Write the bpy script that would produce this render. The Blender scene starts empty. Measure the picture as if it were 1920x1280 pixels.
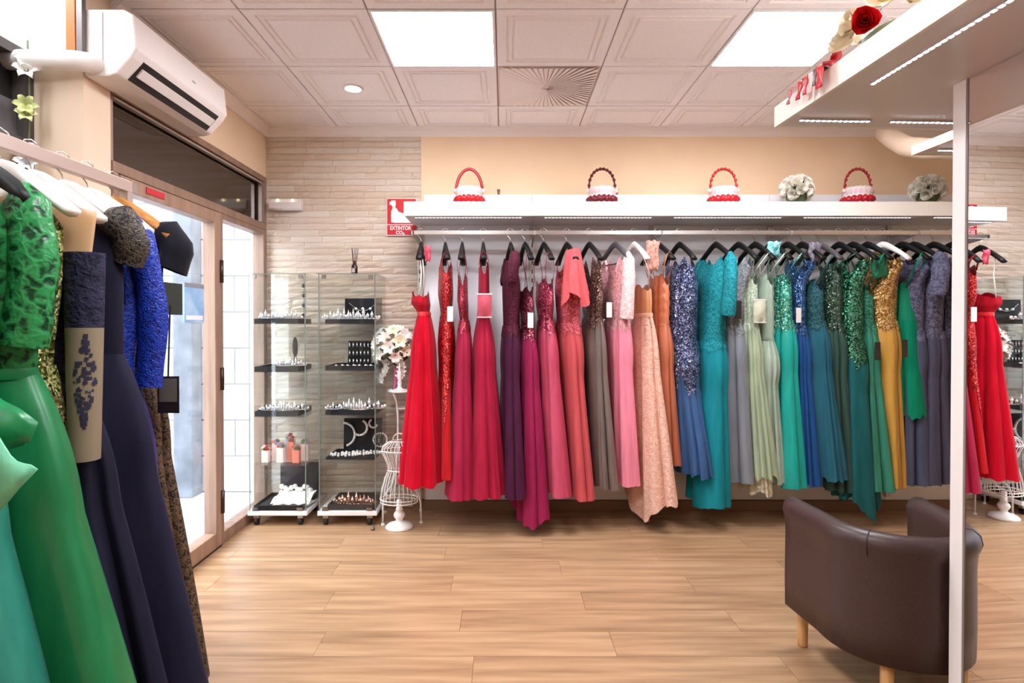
import bpy, math, random
from mathutils import Vector, Matrix
R = random.Random(7)
PI = math.pi
scene = bpy.context.scene
col = scene.collection
# ------------------------------------------------------------------ camera, world, light, exposure
F, CX, CY, EYE = 1080.0, 945.0, 605.0, 1.40          # focal length in pixels of a 1920x1280 frame, vanishing point, eye height
PITCH = math.radians(0.6)
cd = bpy.data.cameras.new('camera'); cam = bpy.data.objects.new('camera', cd); col.objects.link(cam)
cam.location = (0, 0, EYE); cam.rotation_euler = (PI/2 - PITCH, 0, 0)
cd.sensor_fit = 'HORIZONTAL'; cd.sensor_width = 36.0; cd.lens = 36.0*F/1920.0
cd.shift_x = (960.0-CX)/1920.0
cd.shift_y = -(640.0-CY-F*math.tan(PITCH))/1920.0
cd.clip_start = 0.05; cd.clip_end = 100
scene.camera = cam
w = bpy.data.worlds.new('sky'); scene.world = w; w.use_nodes = True
bg = w.node_tree.nodes['Background']; bg.inputs[0].default_value = (0.86, 0.93, 1.0, 1); bg.inputs[1].default_value = 7.5
vs = scene.view_settings
vs.view_transform = 'Standard'; vs.look = 'None'; vs.gamma = 1.0; vs.use_curve_mapping = False; vs.exposure = 0.82
scene.cycles.max_bounces = 8; scene.cycles.diffuse_bounces = 4; scene.cycles.glossy_bounces = 4; scene.cycles.transparent_max_bounces = 24; scene.cycles.caustics_reflective = False; scene.cycles.caustics_refractive = False
PANEL_W = 24.0      # ceiling panel radiance
def pxX(px, d): return (px-CX)*d/F
def pyZ(py, d): return EYE+(CY-py)*d/F

# ------------------------------------------------------------------ materials
def lin(h):
    if not isinstance(h, str): return h
    h = h.lstrip('#'); o = []
    for i in (0, 2, 4):
        c = int(h[i:i+2], 16)/255.0
        o.append(c/12.92 if c <= .04045 else ((c+.055)/1.055)**2.4)
    return tuple(o)
def rgba(h): return (*lin(h), 1.0)
def newmat(name):
    m = bpy.data.materials.new(name); m.use_nodes = True
    nt = m.node_tree; nt.nodes.clear()
    out = nt.nodes.new('ShaderNodeOutputMaterial')
    return m, nt, out
def P(nt, **kw):
    n = nt.nodes.new('ShaderNodeBsdfPrincipled')
    for k, v in kw.items():
        n.inputs[k.replace('_', ' ')].default_value = v
    return n
def coord(nt, scale=(1, 1, 1), kind='Object'):
    t = nt.nodes.new('ShaderNodeTexCoord'); mp = nt.nodes.new('ShaderNodeMapping')
    mp.inputs['Scale'].default_value = scale
    nt.links.new(t.outputs[kind], mp.inputs[0]); return mp.outputs[0]
def ramp(nt, fac, stops):
    r = nt.nodes.new('ShaderNodeValToRGB'); e = r.color_ramp.elements
    while len(e) < len(stops): e.new(0.5)
    for el, (p, c) in zip(e, stops): el.position = p; el.color = rgba(c)
    nt.links.new(fac, r.inputs[0]); return r.outputs[0]
def noise(nt, vec, scale, detail=3):
    n = nt.nodes.new('ShaderNodeTexNoise'); n.inputs['Scale'].default_value = scale; n.inputs['Detail'].default_value = detail
    nt.links.new(vec, n.inputs['Vector']); return n.outputs['Fac']
def bump(nt, h, strength, dist=.01):
    b = nt.nodes.new('ShaderNodeBump'); b.inputs['Strength'].default_value = strength; b.inputs['Distance'].default_value = dist
    nt.links.new(h, b.inputs['Height']); return b.outputs[0]
_cache = {}
def plain(c, rough=.5, metal=0.0, spec=.5, key=''):
    k = ('plain', c, rough, metal, spec, key)
    if k in _cache: return _cache[k]
    m, nt, out = newmat('plain_%s' % str(c).lstrip('#'))
    n = P(nt, Base_Color=rgba(c), Roughness=rough, Metallic=metal, Specular_IOR_Level=spec)
    nt.links.new(n.outputs[0], out.inputs[0]); _cache[k] = m; return m
def mottled(name, c1, c2, scale, rough=.7, bmp=0.0, stretch=(1, 1, 1), spec=.4):
    m, nt, out = newmat(name); v = coord(nt, stretch); f = noise(nt, v, scale, 5)
    n = P(nt, Roughness=rough, Specular_IOR_Level=spec)
    nt.links.new(ramp(nt, f, [(.3, c1), (.7, c2)]), n.inputs['Base Color'])
    if bmp: nt.links.new(bump(nt, f, bmp), n.inputs['Normal'])
    nt.links.new(n.outputs[0], out.inputs[0]); return m
def emit(c, s, sample=True):
    k = ('emit', c, s, sample)
    if k in _cache: return _cache[k]
    m, nt, out = newmat('light_%s' % str(c).lstrip('#')); e = nt.nodes.new('ShaderNodeEmission')
    e.inputs[0].default_value = rgba(c); e.inputs[1].default_value = s
    nt.links.new(e.outputs[0], out.inputs[0]); _cache[k] = m
    if not sample: m.cycles.emission_sampling = 'NONE'
    return m
def glass(name, tint=(.94, .97, .96), refl=.9, haze=0.0):
    m, nt, out = newmat(name)
    t = nt.nodes.new('ShaderNodeBsdfTransparent'); t.inputs[0].default_value = (*tint, 1)
    g = nt.nodes.new('ShaderNodeBsdfGlossy'); g.inputs['Roughness'].default_value = .01; g.inputs[0].default_value = (refl, refl, refl, 1)
    lw = nt.nodes.new('ShaderNodeLayerWeight'); pw = nt.nodes.new('ShaderNodeMath'); pw.operation = 'POWER'; pw.inputs[1].default_value = 5.0
    nt.links.new(lw.outputs['Facing'], pw.inputs[0]); lw.inputs[0].default_value = .5
    fr = nt.nodes.new('ShaderNodeMath'); fr.operation = 'MULTIPLY_ADD'; fr.inputs[1].default_value = .6; fr.inputs[2].default_value = .035
    nt.links.new(pw.outputs[0], fr.inputs[0])
    mx = nt.nodes.new('ShaderNodeMixShader')
    nt.links.new(fr.outputs[0], mx.inputs[0]); nt.links.new(t.outputs[0], mx.inputs[1]); nt.links.new(g.outputs[0], mx.inputs[2])
    last = mx.outputs[0]
    if haze:
        d = nt.nodes.new('ShaderNodeBsdfDiffuse'); d.inputs[0].default_value = (.95, .95, .97, 1)
        m2 = nt.nodes.new('ShaderNodeMixShader'); m2.inputs[0].default_value = haze
        nt.links.new(last, m2.inputs[1]); nt.links.new(d.outputs[0], m2.inputs[2]); last = m2.outputs[0]
    nt.links.new(last, out.inputs[0]); return m
def fabric(c, kind='satin'):
    k = ('fab', c, kind)
    if k in _cache: return _cache[k]
    m, nt, out = newmat('%s_%s' % (kind, c.lstrip('#')))
    rough, sheen, spec = {'satin': (.33, .3, .5), 'tulle': (.9, .9, .15), 'chiffon': (.75, .6, .25), 'velvet': (.8, 1, .2)}[kind]
    b = lin(c)
    v = coord(nt, (1, 1, .12)); f = noise(nt, v, 30, 3)
    lo = tuple(x*.86 for x in b); hi = tuple(min(1, x*1.12+.004) for x in b)
    n = P(nt, Roughness=rough, Specular_IOR_Level=spec, Sheen_Weight=sheen*.35, Sheen_Roughness=.4)
    n.inputs['Sheen Tint'].default_value = (*[min(1, x*.7+.3) for x in b], 1)
    nt.links.new(ramp(nt, f, [(.3, lo), (.7, hi)]), n.inputs['Base Color'])
    wv = coord(nt, (1, 1, 1)); g = noise(nt, wv, 420, 2)
    nt.links.new(bump(nt, g, .12 if kind != 'satin' else .03, .002), n.inputs['Normal'])
    if kind in ('tulle', 'chiffon'):
        tr = nt.nodes.new('ShaderNodeBsdfTranslucent'); tr.inputs[0].default_value = (*b, 1)
        mx = nt.nodes.new('ShaderNodeMixShader'); mx.inputs[0].default_value = .22 if kind == 'tulle' else .14
        nt.links.new(n.outputs[0], mx.inputs[1]); nt.links.new(tr.outputs[0], mx.inputs[2]); nt.links.new(mx.outputs[0], out.inputs[0])
    else: nt.links.new(n.outputs[0], out.inputs[0])
    _cache[k] = m; return m
def sequin(c, hi, scale=160, k2=.9, metal=.45):
    k = ('seq', c, hi, scale)
    if k in _cache: return _cache[k]
    m, nt, out = newmat('sequin_%s' % c.lstrip('#'))
    v = coord(nt); vo = nt.nodes.new('ShaderNodeTexVoronoi'); vo.inputs['Scale'].default_value = scale
    nt.links.new(v, vo.inputs['Vector'])
    f2 = noise(nt, v, 16, 2)
    sep = nt.nodes.new('ShaderNodeSeparateColor'); nt.links.new(vo.outputs['Color'], sep.inputs[0])
    ad = nt.nodes.new('ShaderNodeMath'); ad.operation = 'MULTIPLY_ADD'; ad.inputs[1].default_value = .7
    nt.links.new(sep.outputs[0], ad.inputs[0])
    sc = nt.nodes.new('ShaderNodeMath'); sc.operation = 'MULTIPLY'; sc.inputs[1].default_value = .5
    nt.links.new(f2, sc.inputs[0]); nt.links.new(sc.outputs[0], ad.inputs[2])
    cr = ramp(nt, ad.outputs[0], [(.2, tuple(x*.35 for x in lin(c))), (.6, lin(c)), (.95, lin(hi))])
    vm = nt.nodes.new('ShaderNodeVectorMath'); vm.operation = 'SUBTRACT'; vm.inputs[1].default_value = (.5, .5, .5)
    nt.links.new(vo.outputs['Color'], vm.inputs[0])
    vm2 = nt.nodes.new('ShaderNodeVectorMath'); vm2.operation = 'SCALE'; vm2.inputs['Scale'].default_value = k2
    nt.links.new(vm.outputs[0], vm2.inputs[0])
    ge = nt.nodes.new('ShaderNodeNewGeometry')
    va = nt.nodes.new('ShaderNodeVectorMath'); va.operation = 'ADD'
    nt.links.new(vm2.outputs[0], va.inputs[0]); nt.links.new(ge.outputs['Normal'], va.inputs[1])
    vn = nt.nodes.new('ShaderNodeVectorMath'); vn.operation = 'NORMALIZE'; nt.links.new(va.outputs[0], vn.inputs[0])
    n = P(nt, Roughness=.28, Metallic=metal, Specular_IOR_Level=.8)
    nt.links.new(cr, n.inputs['Base Color']); nt.links.new(vn.outputs[0], n.inputs['Normal'])
    nt.links.new(n.outputs[0], out.inputs[0]); _cache[k] = m; return m
def lace(c, c2, scale=38, thr=.5, sheer=0.0, rough=.75):
    k = ('lace', c, c2, scale, thr, sheer)
    if k in _cache: return _cache[k]
    m, nt, out = newmat('lace_%s' % c.lstrip('#'))
    v = coord(nt); vo = nt.nodes.new('ShaderNodeTexVoronoi'); vo.inputs['Scale'].default_value = scale
    nz = nt.nodes.new('ShaderNodeTexNoise'); nz.inputs['Scale'].default_value = scale*.8; nz.inputs['Detail'].default_value = 2
    nt.links.new(v, nz.inputs['Vector'])
    mixv = nt.nodes.new('ShaderNodeMix'); mixv.data_type = 'VECTOR'; mixv.inputs[0].default_value = .06
    nt.links.new(v, mixv.inputs[4]); nt.links.new(nz.outputs['Color'], mixv.inputs[5])
    nt.links.new(mixv.outputs[1], vo.inputs['Vector'])
    fac = ramp(nt, vo.outputs['Distance'], [(max(0, thr-.12), c), (thr+.12, c2)])
    n = P(nt, Roughness=rough, Specular_IOR_Level=.3)
    nt.links.new(fac, n.inputs['Base Color']); nt.links.new(bump(nt, vo.outputs['Distance'], .5, .01), n.inputs['Normal'])
    if sheer:
        t = nt.nodes.new('ShaderNodeBsdfTransparent'); mx = nt.nodes.new('ShaderNodeMixShader')
        f = ramp(nt, vo.outputs['Distance'], [(max(0, thr-.1), (0, 0, 0)), (thr+.15, (sheer, sheer, sheer))])
        nt.links.new(f, mx.inputs[0]); nt.links.new(n.outputs[0], mx.inputs[1]); nt.links.new(t.outputs[0], mx.inputs[2]); nt.links.new(mx.outputs[0], out.inputs[0])
    else: nt.links.new(n.outputs[0], out.inputs[0])
    _cache[k] = m; return m
def sheer(name, c, alpha):
    m, nt, out = newmat(name); n = P(nt, Base_Color=rgba(c), Roughness=.6)
    t = nt.nodes.new('ShaderNodeBsdfTransparent'); mx = nt.nodes.new('ShaderNodeMixShader'); mx.inputs[0].default_value = alpha
    nt.links.new(t.outputs[0], mx.inputs[1]); nt.links.new(n.outputs[0], mx.inputs[2]); nt.links.new(mx.outputs[0], out.inputs[0]); return m
def wood_floor(name, c0, c1, c2):
    m, nt, out = newmat(name)
    oi = nt.nodes.new('ShaderNodeObjectInfo')
    t = nt.nodes.new('ShaderNodeTexCoord'); mp = nt.nodes.new('ShaderNodeMapping'); mp.inputs['Scale'].default_value = (.75, 10, 1)
    ofs = nt.nodes.new('ShaderNodeVectorMath'); ofs.operation = 'SCALE'; ofs.inputs[0].default_value = (37, 19, 0)
    nt.links.new(oi.outputs['Random'], ofs.inputs['Scale'])
    nt.links.new(t.outputs['Object'], mp.inputs[0]); nt.links.new(ofs.outputs[0], mp.inputs['Location'])
    f = noise(nt, mp.outputs[0], 2.2, 8)
    mp2 = nt.nodes.new('ShaderNodeMapping'); mp2.inputs['Scale'].default_value = (3, 60, 1)
    nt.links.new(mp.outputs[0], mp2.inputs[0]); g = noise(nt, mp2.outputs[0], 1.2, 4)
    a = nt.nodes.new('ShaderNodeMath'); a.operation = 'MULTIPLY_ADD'; a.inputs[1].default_value = .28; nt.links.new(g, a.inputs[0]); nt.links.new(f, a.inputs[2])
    b = nt.nodes.new('ShaderNodeMath'); b.operation = 'MULTIPLY_ADD'; b.inputs[1].default_value = .10; nt.links.new(oi.outputs['Random'], b.inputs[0]); nt.links.new(a.outputs[0], b.inputs[2])
    n = P(nt, Roughness=.30, Specular_IOR_Level=.5)
    nt.links.new(ramp(nt, b.outputs[0], [(.45, c0), (.66, c1), (.88, c2)]), n.inputs['Base Color'])
    nt.links.new(bump(nt, g, .06, .003), n.inputs['Normal'])
    nt.links.new(n.outputs[0], out.inputs[0]); return m

# ------------------------------------------------------------------ mesh builder
class MB:
    def __init__(s): s.v = []; s.f = []
    def add(s, vs, fs):
        o = len(s.v); s.v += [tuple(p) for p in vs]; s.f += [tuple(i+o for i in f) for f in fs]; return s
    def box(s, x0, y0, z0, x1, y1, z1):
        return s.add([(x0, y0, z0), (x1, y0, z0), (x1, y1, z0), (x0, y1, z0), (x0, y0, z1), (x1, y0, z1), (x1, y1, z1), (x0, y1, z1)],
                     [(0, 3, 2, 1), (4, 5, 6, 7), (0, 1, 5, 4), (1, 2, 6, 5), (2, 3, 7, 6), (3, 0, 4, 7)])
    def tube(s, pts, rad, seg=8, cap=True, closed=False, flat=None):
        pts = [Vector(p) for p in pts]; n = len(pts)
        if not isinstance(rad, (list, tuple)): rad = [rad]*n
        base = len(s.v); up = Vector((0, 0, 1)); prev = None
        for i, p in enumerate(pts):
            a = pts[(i-1) % n] if (closed or i > 0) else p
            b = pts[(i+1) % n] if (closed or i < n-1) else p
            t = (b-a).normalized() if (b-a).length > 1e-9 else up
            if prev is None:
                x = t.cross(up) if abs(t.dot(up)) < .95 else t.cross(Vector((1, 0, 0)))
            else: x = prev-t*prev.dot(t)
            x.normalize(); prev = x; y = t.cross(x)
            r = rad[i]; rx, ry = r if isinstance(r, (list, tuple)) else (r, r)
            for k in range(seg):
                q = 2*PI*k/seg; s.v.append(tuple(p+x*(rx*math.cos(q))+y*(ry*math.sin(q))))
        m = n if closed else n-1
        for i in range(m):
            j = (i+1) % n
            for k in range(seg):
                l = (k+1) % seg
                s.f.append((base+i*seg+k, base+i*seg+l, base+j*seg+l, base+j*seg+k))
        if cap and not closed:
            s.f.append(tuple(base+k for k in reversed(range(seg)))); s.f.append(tuple(base+(n-1)*seg+k for k in range(seg)))
        return s
    def lathe(s, prof, seg=20, c=(0, 0), sx=1, sy=1, cap=True):
        base = len(s.v)
        for r, z in prof:
            for k in range(seg):
                q = 2*PI*k/seg; s.v.append((c[0]+r*sx*math.cos(q), c[1]+r*sy*math.sin(q), z))
        for i in range(len(prof)-1):
            for k in range(seg):
                l = (k+1) % seg; s.f.append((base+i*seg+k, base+i*seg+l, base+(i+1)*seg+l, base+(i+1)*seg+k))
        if cap:
            s.f.append(tuple(base+k for k in reversed(range(seg)))); s.f.append(tuple(base+(len(prof)-1)*seg+k for k in range(seg)))
        return s
    def sphere(s, c, r, seg=8, rings=5, sz=1):
        return s.lathe([(max(1e-4, r*math.sin(PI*i/rings)), c[2]-r*sz*math.cos(PI*i/rings)) for i in range(rings+1)], seg, (c[0], c[1]))
    def prism(s, poly, axis, lo, hi):
        n = len(poly)
        def mk(p, t): return {'x': (t, p[0], p[1]), 'y': (p[0], t, p[1]), 'z': (p[0], p[1], t)}[axis]
        return s.add([mk(p, lo) for p in poly]+[mk(p, hi) for p in poly],
                     [tuple(range(n)), tuple(reversed(range(n, 2*n)))]+[(i, n+i, n+(i+1) % n, (i+1) % n) for i in range(n)])
    def grid(s, rows, wrap=False):
        base = len(s.v); m = len(rows[0])
        for r in rows: s.v += [tuple(p) for p in r]
        for i in range(len(rows)-1):
            for k in range(m if wrap else m-1):
                l = (k+1) % m; s.f.append((base+i*m+k, base+i*m+l, base+(i+1)*m+l, base+(i+1)*m+k))
        return s
    def mesh(s, name, smooth=False):
        me = bpy.data.meshes.new(name); me.from_pydata(s.v, [], s.f); me.update()
        if smooth:
            me.polygons.foreach_set('use_smooth', [True]*len(me.polygons))
        return me
    def build(s, name, mat, parent=None, smooth=False, bevel=0, loc=None, fixn=True):
        me = s.mesh(name, smooth); me.materials.append(mat)
        if fixn:
            import bmesh
            b = bmesh.new(); b.from_mesh(me); bmesh.ops.recalc_face_normals(b, faces=b.faces); b.to_mesh(me); b.free()
        o = bpy.data.objects.new(name, me); col.objects.link(o)
        if parent: o.parent = parent
        if loc: o.location = loc
        if bevel:
            m = o.modifiers.new('bevel', 'BEVEL'); m.width = bevel; m.segments = 2; m.limit_method = 'ANGLE'
        return o
def inst(name, me, parent=None, loc=(0, 0, 0), rot=(0, 0, 0), scale=(1, 1, 1)):
    o = bpy.data.objects.new(name, me); col.objects.link(o); o.parent = parent; o.location = loc; o.rotation_euler = rot; o.scale = scale; return o
def tag(o, label=None, cat=None, group=None, kind=None):
    if label: o['label'] = label
    if cat: o['category'] = cat
    if group: o['group'] = group
    if kind: o['kind'] = kind
    return o
def thing(name, label, cat, loc=(0, 0, 0), rz=0, group=None):
    o = bpy.data.objects.new(name, None); o.empty_display_size = .05; col.objects.link(o)
    o.location = loc; o.rotation_euler = (0, 0, rz); return tag(o, label, cat, group)
def empty_part(name, parent=None, kind=None):
    o = bpy.data.objects.new(name, None); col.objects.link(o); o.parent = parent
    if kind: o['kind'] = kind
    return o
def copy_tree(o, parent=None):
    c = o.copy(); col.objects.link(c); c.parent = parent
    for ch in list(o.children): copy_tree(ch, c)
    return c
def text_mesh(txt, size, depth=.001, bold=0.0, sx=1.0):
    cu = bpy.data.curves.new('lettering', 'FONT'); cu.body = txt; cu.size = size; cu.extrude = depth; cu.align_x = 'CENTER'; cu.align_y = 'CENTER'; cu.offset = bold
    o = bpy.data.objects.new('lettering', cu); col.objects.link(o)
    dg = bpy.context.evaluated_depsgraph_get(); me = bpy.data.meshes.new_from_object(o.evaluated_get(dg))
    bpy.data.objects.remove(o); bpy.data.curves.remove(cu)
    for v in me.vertices: v.co.x *= sx
    return me

# ------------------------------------------------------------------ room constants
WX, WY, CEIL = -1.79, 4.345, 2.86      # left wall, rear wall, ceiling height
RX, NY = 3.55, -2.6                    # right wall, wall behind the camera
M_cream = mottled('cream_paint', '#E9CDAE', '#EED4B6', 3, .75)
M_white = plain('#EFEBE4', .5)
M_beige = mottled('beige_paint', '#E6CDB2', '#EAD3BA', 3, .75)
M_tile = mottled('ceiling_tile', '#F4ECEB', '#F9F3F2', 60, .8, .04)
M_frame = mottled('brown_anodised', '#7E6354', '#9A7C69', 18, .42, .02, (1, 1, .1))
M_dark = plain('#15110F', .4)
M_black = plain('#0B0B0D', .45)
M_chrome = plain('#C9C6C4', .22, 1.0)
M_wmetal = plain('#EDE9E4', .4)

# ---- floor planks
M_floor = wood_floor('oak_laminate', '#8C6A4E', '#AA8664', '#C09C78')
floor = MB().box(WX-.06, NY, -.06, RX, WY+.05, -.004).build('floor', plain('#8A6848', .8)); tag(floor, kind='structure')
PWID, PLEN = .194, 1.28
pm = {}
y = WY; row = 0
while y > -.9:
    x = WX+.0-((row*.47) % 1.0)*PLEN; y0 = y-PWID
    while x < RX:
        xa, xb = max(x, WX-.0), min(x+PLEN, RX)
        if xb-xa > .06:
            key = round(xb-xa, 3)
            if key not in pm:
                L = key-.0008; hw = (PWID-.0008)/2; b = .0006
                me = MB().add([(-L/2, -hw, -.003), (L/2, -hw, -.003), (L/2, hw, -.003), (-L/2, hw, -.003), (-L/2+b, -hw+b, 0), (L/2-b, -hw+b, 0), (L/2-b, hw-b, 0), (-L/2+b, hw-b, 0)],
                              [(4, 5, 6, 7), (0, 1, 5, 4), (1, 2, 6, 5), (2, 3, 7, 6), (3, 0, 4, 7)]).mesh('plank')
                me.materials.append(M_floor); pm[key] = me
            inst('plank', pm[key], floor, ((xa+xb)/2, y0+PWID/2, 0))
        x += PLEN
    y -= PWID; row += 1

# ---- ceiling: slab, tiles, grid, lights
ceiling = MB().box(WX, NY, CEIL+.03, RX, WY+.1, CEIL+.1).build('ceiling', plain('#A79F9C', .8)); tag(ceiling, kind='structure')
def tile_mesh(w, h):
    prof = [(0.004, .014), (.004, .002), (.010, 0), (.052, 0), (.057, .009), (.066, .009), (.071, 0), (.083, 0), (.088, .009), (.097, .009), (.102, 0)]
    mb = MB(); rows = []
    for d, z in prof:
        rows.append([(-w/2+d, -h/2+d, z), (w/2-d, -h/2+d, z), (w/2-d, h/2-d, z), (-w/2+d, h/2-d, z)])
    mb.grid(rows, True); n = len(mb.v); mb.f.append((n-4, n-3, n-2, n-1))
    me = mb.mesh('ceiling_tile'); me.materials.append(M_tile); me.flip_normals(); return me
tm = tile_mesh(.6, .6); tmh = tile_mesh(.6, .43)
GX = [-.04+.6*k for k in range(-3, 7)]
LIGHTS = {(-.64, 2.7), (1.16, 2.7), (-.64, .9), (1.16, .9)}
def near(x, y): return any(abs(x-a) < .05 and abs(y-b) < .05 for a, b in LIGHTS)
for gx in GX:
    for j in range(-2, 4):
        gy = 3.9-.6*j if j >= 0 else 3.9
        if j < 0 and j != -1: continue
        if j == -1: yy, me, hh = 3.9, tmh, .43
        else: yy, me, hh = 3.9-.6*(j+1), tm, .6
        if near(gx, yy) or (abs(gx+.04) < .05 and abs(yy-3.3) < .05): continue
        xa = max(gx, WX); xb = min(gx+.6, RX)
        if xb-xa < .05: continue
        inst('ceiling_tile', me, ceiling, ((xa+xb)/2, yy+hh/2, CEIL), scale=((xb-xa)/.6, 1, 1))
mb = MB()
for gx in GX+[3.52+.04]:
    if WX < gx < RX: mb.box(gx-.006, 1.5, CEIL+.012, gx+.006, 4.33, CEIL+.03)
for k in range(5): mb.box(WX, 3.9-.6*k-.006, CEIL+.012, RX, 3.9-.6*k+.006, CEIL+.03)
mb.build('ceiling_grid', plain('#B9AFAC', .6), ceiling)
near_board = MB()
xs = [WX, -.64, -.04, 1.16, 1.76, RX]; ys = [NY, -.9, -.3, .9, 1.5]
for a in range(5):
    for b in range(4):
        if a in (1, 3) and b == 3: continue
        near_board.box(xs[a], ys[b], CEIL+.004, xs[a+1], ys[b+1], CEIL+.03)
near_board.build('ceiling_board', M_tile, ceiling)
NAMES = {(-.64, 2.7): 'square white light panel glowing in the ceiling above the red dresses',
         (1.16, 2.7): 'square white light panel glowing in the ceiling beside the overhead canopy'}
for (x, y) in sorted(LIGHTS):
    t = thing('ceiling_light', NAMES.get((x, y), 'square light panel in the ceiling over the %s side of the viewer' % ('left' if x < 0 else 'right')), 'light', (x+.3, y+.3, CEIL), 0, None if (x, y) in NAMES else 'light panels behind the viewer')
    mb = MB()
    for q in ((-.296, -.296, .296, -.283), (-.296, .283, .296, .296), (-.296, -.283, -.283, .283), (.283, -.283, .296, .283)): mb.box(q[0], q[1], -.004, q[2], q[3], .02)
    mb.build('frame', plain('#F2EEEC', .4), t)
    MB().box(-.283, -.283, .002, .283, .283, .012).build('diffuser', emit('#F8F8FF', PANEL_W), t)
# swirl diffuser tile
t = thing('air_diffuser', 'square metallic ceiling vent with swirl vanes radiating from its centre', 'vent', (.26, 3.6, CEIL))
MB().box(-.295, -.295, .004, .295, .295, .014).build('plate', plain('#D9C4BC', .35, .35), t)
vm_ = MB()
for k in range(56):
    a0 = 2*PI*k/56; a1 = 2*PI*(k+.8)/56
    def edge(a):
        c_, s_ = math.cos(a), math.sin(a); r = .285/max(abs(c_), abs(s_)); return (r*c_, r*s_)
    e0, e1 = edge(a0), edge(a1)
    vm_.add([(0.02*math.cos(a0), .02*math.sin(a0), -.001), (e0[0], e0[1], -.005), (e1[0], e1[1], -.002), (.02*math.cos(a1), .02*math.sin(a1), .001)], [(0, 1, 2, 3)])
vo_ = vm_.build('vane', plain('#F0E4DF', .5, .05), t, fixn=True); vo_['kind'] = 'stuff'
# downlight
t = thing('downlight', 'small round recessed spotlight shining in a ceiling tile', 'light', (-.94, 3.6, CEIL))
MB().lathe([(.062, .002), (.062, -.006), (.05, -.008), (.043, .0), (.043, .002)], 24).build('ring', plain('#E8E2DE', .3), t, True)
MB().lathe([(.03, .004), (.036, -.010), (.02, -.016), (.001, -.018)], 18).build('bulb', emit('#FFF4E0', 30), t, True)
# cornices
prof = [(0, 0), (.055, 0), (.05, -.012), (.03, -.028), (.016, -.05), (.012, -.066), (0, -.066)]
M_corn = plain('#F0E3DC', .6)
MB().prism([(WY+.0-p[0], CEIL+p[1]) for p in prof], 'x', WX, RX).build('trim_1', M_corn); tag(bpy.data.objects['trim_1'], kind='structure')
MB().prism([(WX+p[0], CEIL+p[1]) for p in prof], 'y', 2.63, WY-.01).build('trim_2', M_corn); tag(bpy.data.objects['trim_2'], kind='structure')

# ---- rear wall: stone slips on the left, tan paint on the right
SX1 = -.622
M_stone_base = plain('#D9C3AF', .9)
wall_back = empty_part('wall_back', kind='structure')
MB().box(SX1, WY-.012, 0, RX+.1, WY+.12, CEIL+.03).build('painted_panel', mottled('tan_paint', '#EBCBA6', '#F0D2B0', 3, .75), wall_back)
MB().box(WX-.12, WY+.008, 0, SX1, WY+.12, CEIL+.03).build('mortar', M_stone_base, wall_back)
stone_mats = [mottled('stone_%d' % i, a, b, 34, .85, .7, (.4, 1, 1)) for i, (a, b) in enumerate((('#EAD4BE', '#F2E1CE'), ('#E4CCB4', '#EDD9C4'), ('#EEDBC8', '#F5E6D6'), ('#E7CEB9', '#F0DCC9')))]
stone_mesh = []
for i in range(12):
    R2 = random.Random(i); mb = MB(); rows = []
    for a in range(7):
        rows.append([(-.5+a/6, -(.006+.010*R2.random())*(0.35 if a in (0, 6) or b in (0, 3) else 1), -.5+b/3) for b in range(4)])
    back = [[(-.5+a/6, 0, -.5+b/3) for b in (0, 3)] for a in (0, 6)]
    mb.grid(rows); n = len(mb.v)
    # side skirts
    ring = [(a, 0) for a in range(7)]+[(6, b) for b in range(1, 4)]+[(a, 3) for a in range(5, -1, -1)]+[(0, b) for b in range(2, 0, -1)]
    ids = [a*4+b for a, b in ring]; bs = []
    for k in ids: vv = mb.v[k]; bs.append(len(mb.v)); mb.v.append((vv[0], .012, vv[2]))
    for k in range(len(ids)): l = (k+1) % len(ids); mb.f.append((ids[k], ids[l], bs[l], bs[k]))
    me = mb.mesh('stone_slip'); me.materials.append(stone_mats[i % 4]); stone_mesh.append(me)
z = CEIL; cnt = 0; CH = .0475
Rs = random.Random(3)
far_stuff = MB()
while z > .02:
    x = WX-Rs.random()*.2
    while x < SX1-.01:
        L = Rs.uniform(.20, .42); xa, xb = max(x, WX), min(x+L, SX1)
        if SX1-xb < .06: xb = SX1
        if xb-xa > .015:
            sc = (xb-xa-.002, Rs.uniform(.6, 1.25), CH-.0022)
            o = inst('stone_slip', stone_mesh[Rs.randrange(12)], wall_back, ((xa+xb)/2, WY+.002, z-CH/2), (0, 0, 0), sc)
            cnt += 1
        x = xb if xb < SX1 else 99
    z -= CH
tag(MB().box(RX, NY, 0, RX+.1, WY+.1, CEIL+.03).build('wall_right', M_cream), kind='structure')
tag(MB().box(WX-.9, NY-.1, 0, RX+.1, NY, CEIL+.03).build('wall_front', M_cream), kind='structure')
tag(MB().box(SX1-.06, WY-.060, 0, RX, WY-.012, .072).build('baseboard_back', plain('#8A6B52', .6)), kind='structure')

# ---- left wall: lintel, column, near wall, bulkhead
wl = MB()
wl.box(WX-.14, 2.63, 2.485, WX, WY+.05, CEIL+.03)
tag(wl.build('wall_left', M_cream), kind='structure')
tag(MB().box(-2.10, 2.462, 0, WX, 2.63, CEIL+.03).build('wall_column', M_beige), kind='structure')
COLX = -2.02
wn = empty_part('wall_window', kind='structure')
mb = MB(); mb.box(COLX-.1, NY, 0, COLX, 2.462, 2.02); mb.box(COLX-.1, NY, 2.02, COLX, 1.4, 2.54)
mb.build('wall_panel', M_beige, wn)
MB().box(COLX-.1, NY, 2.54, COLX, 2.462, CEIL+.03).build('upper_panel', plain('#F6EFEB', .6), wn)
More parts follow.
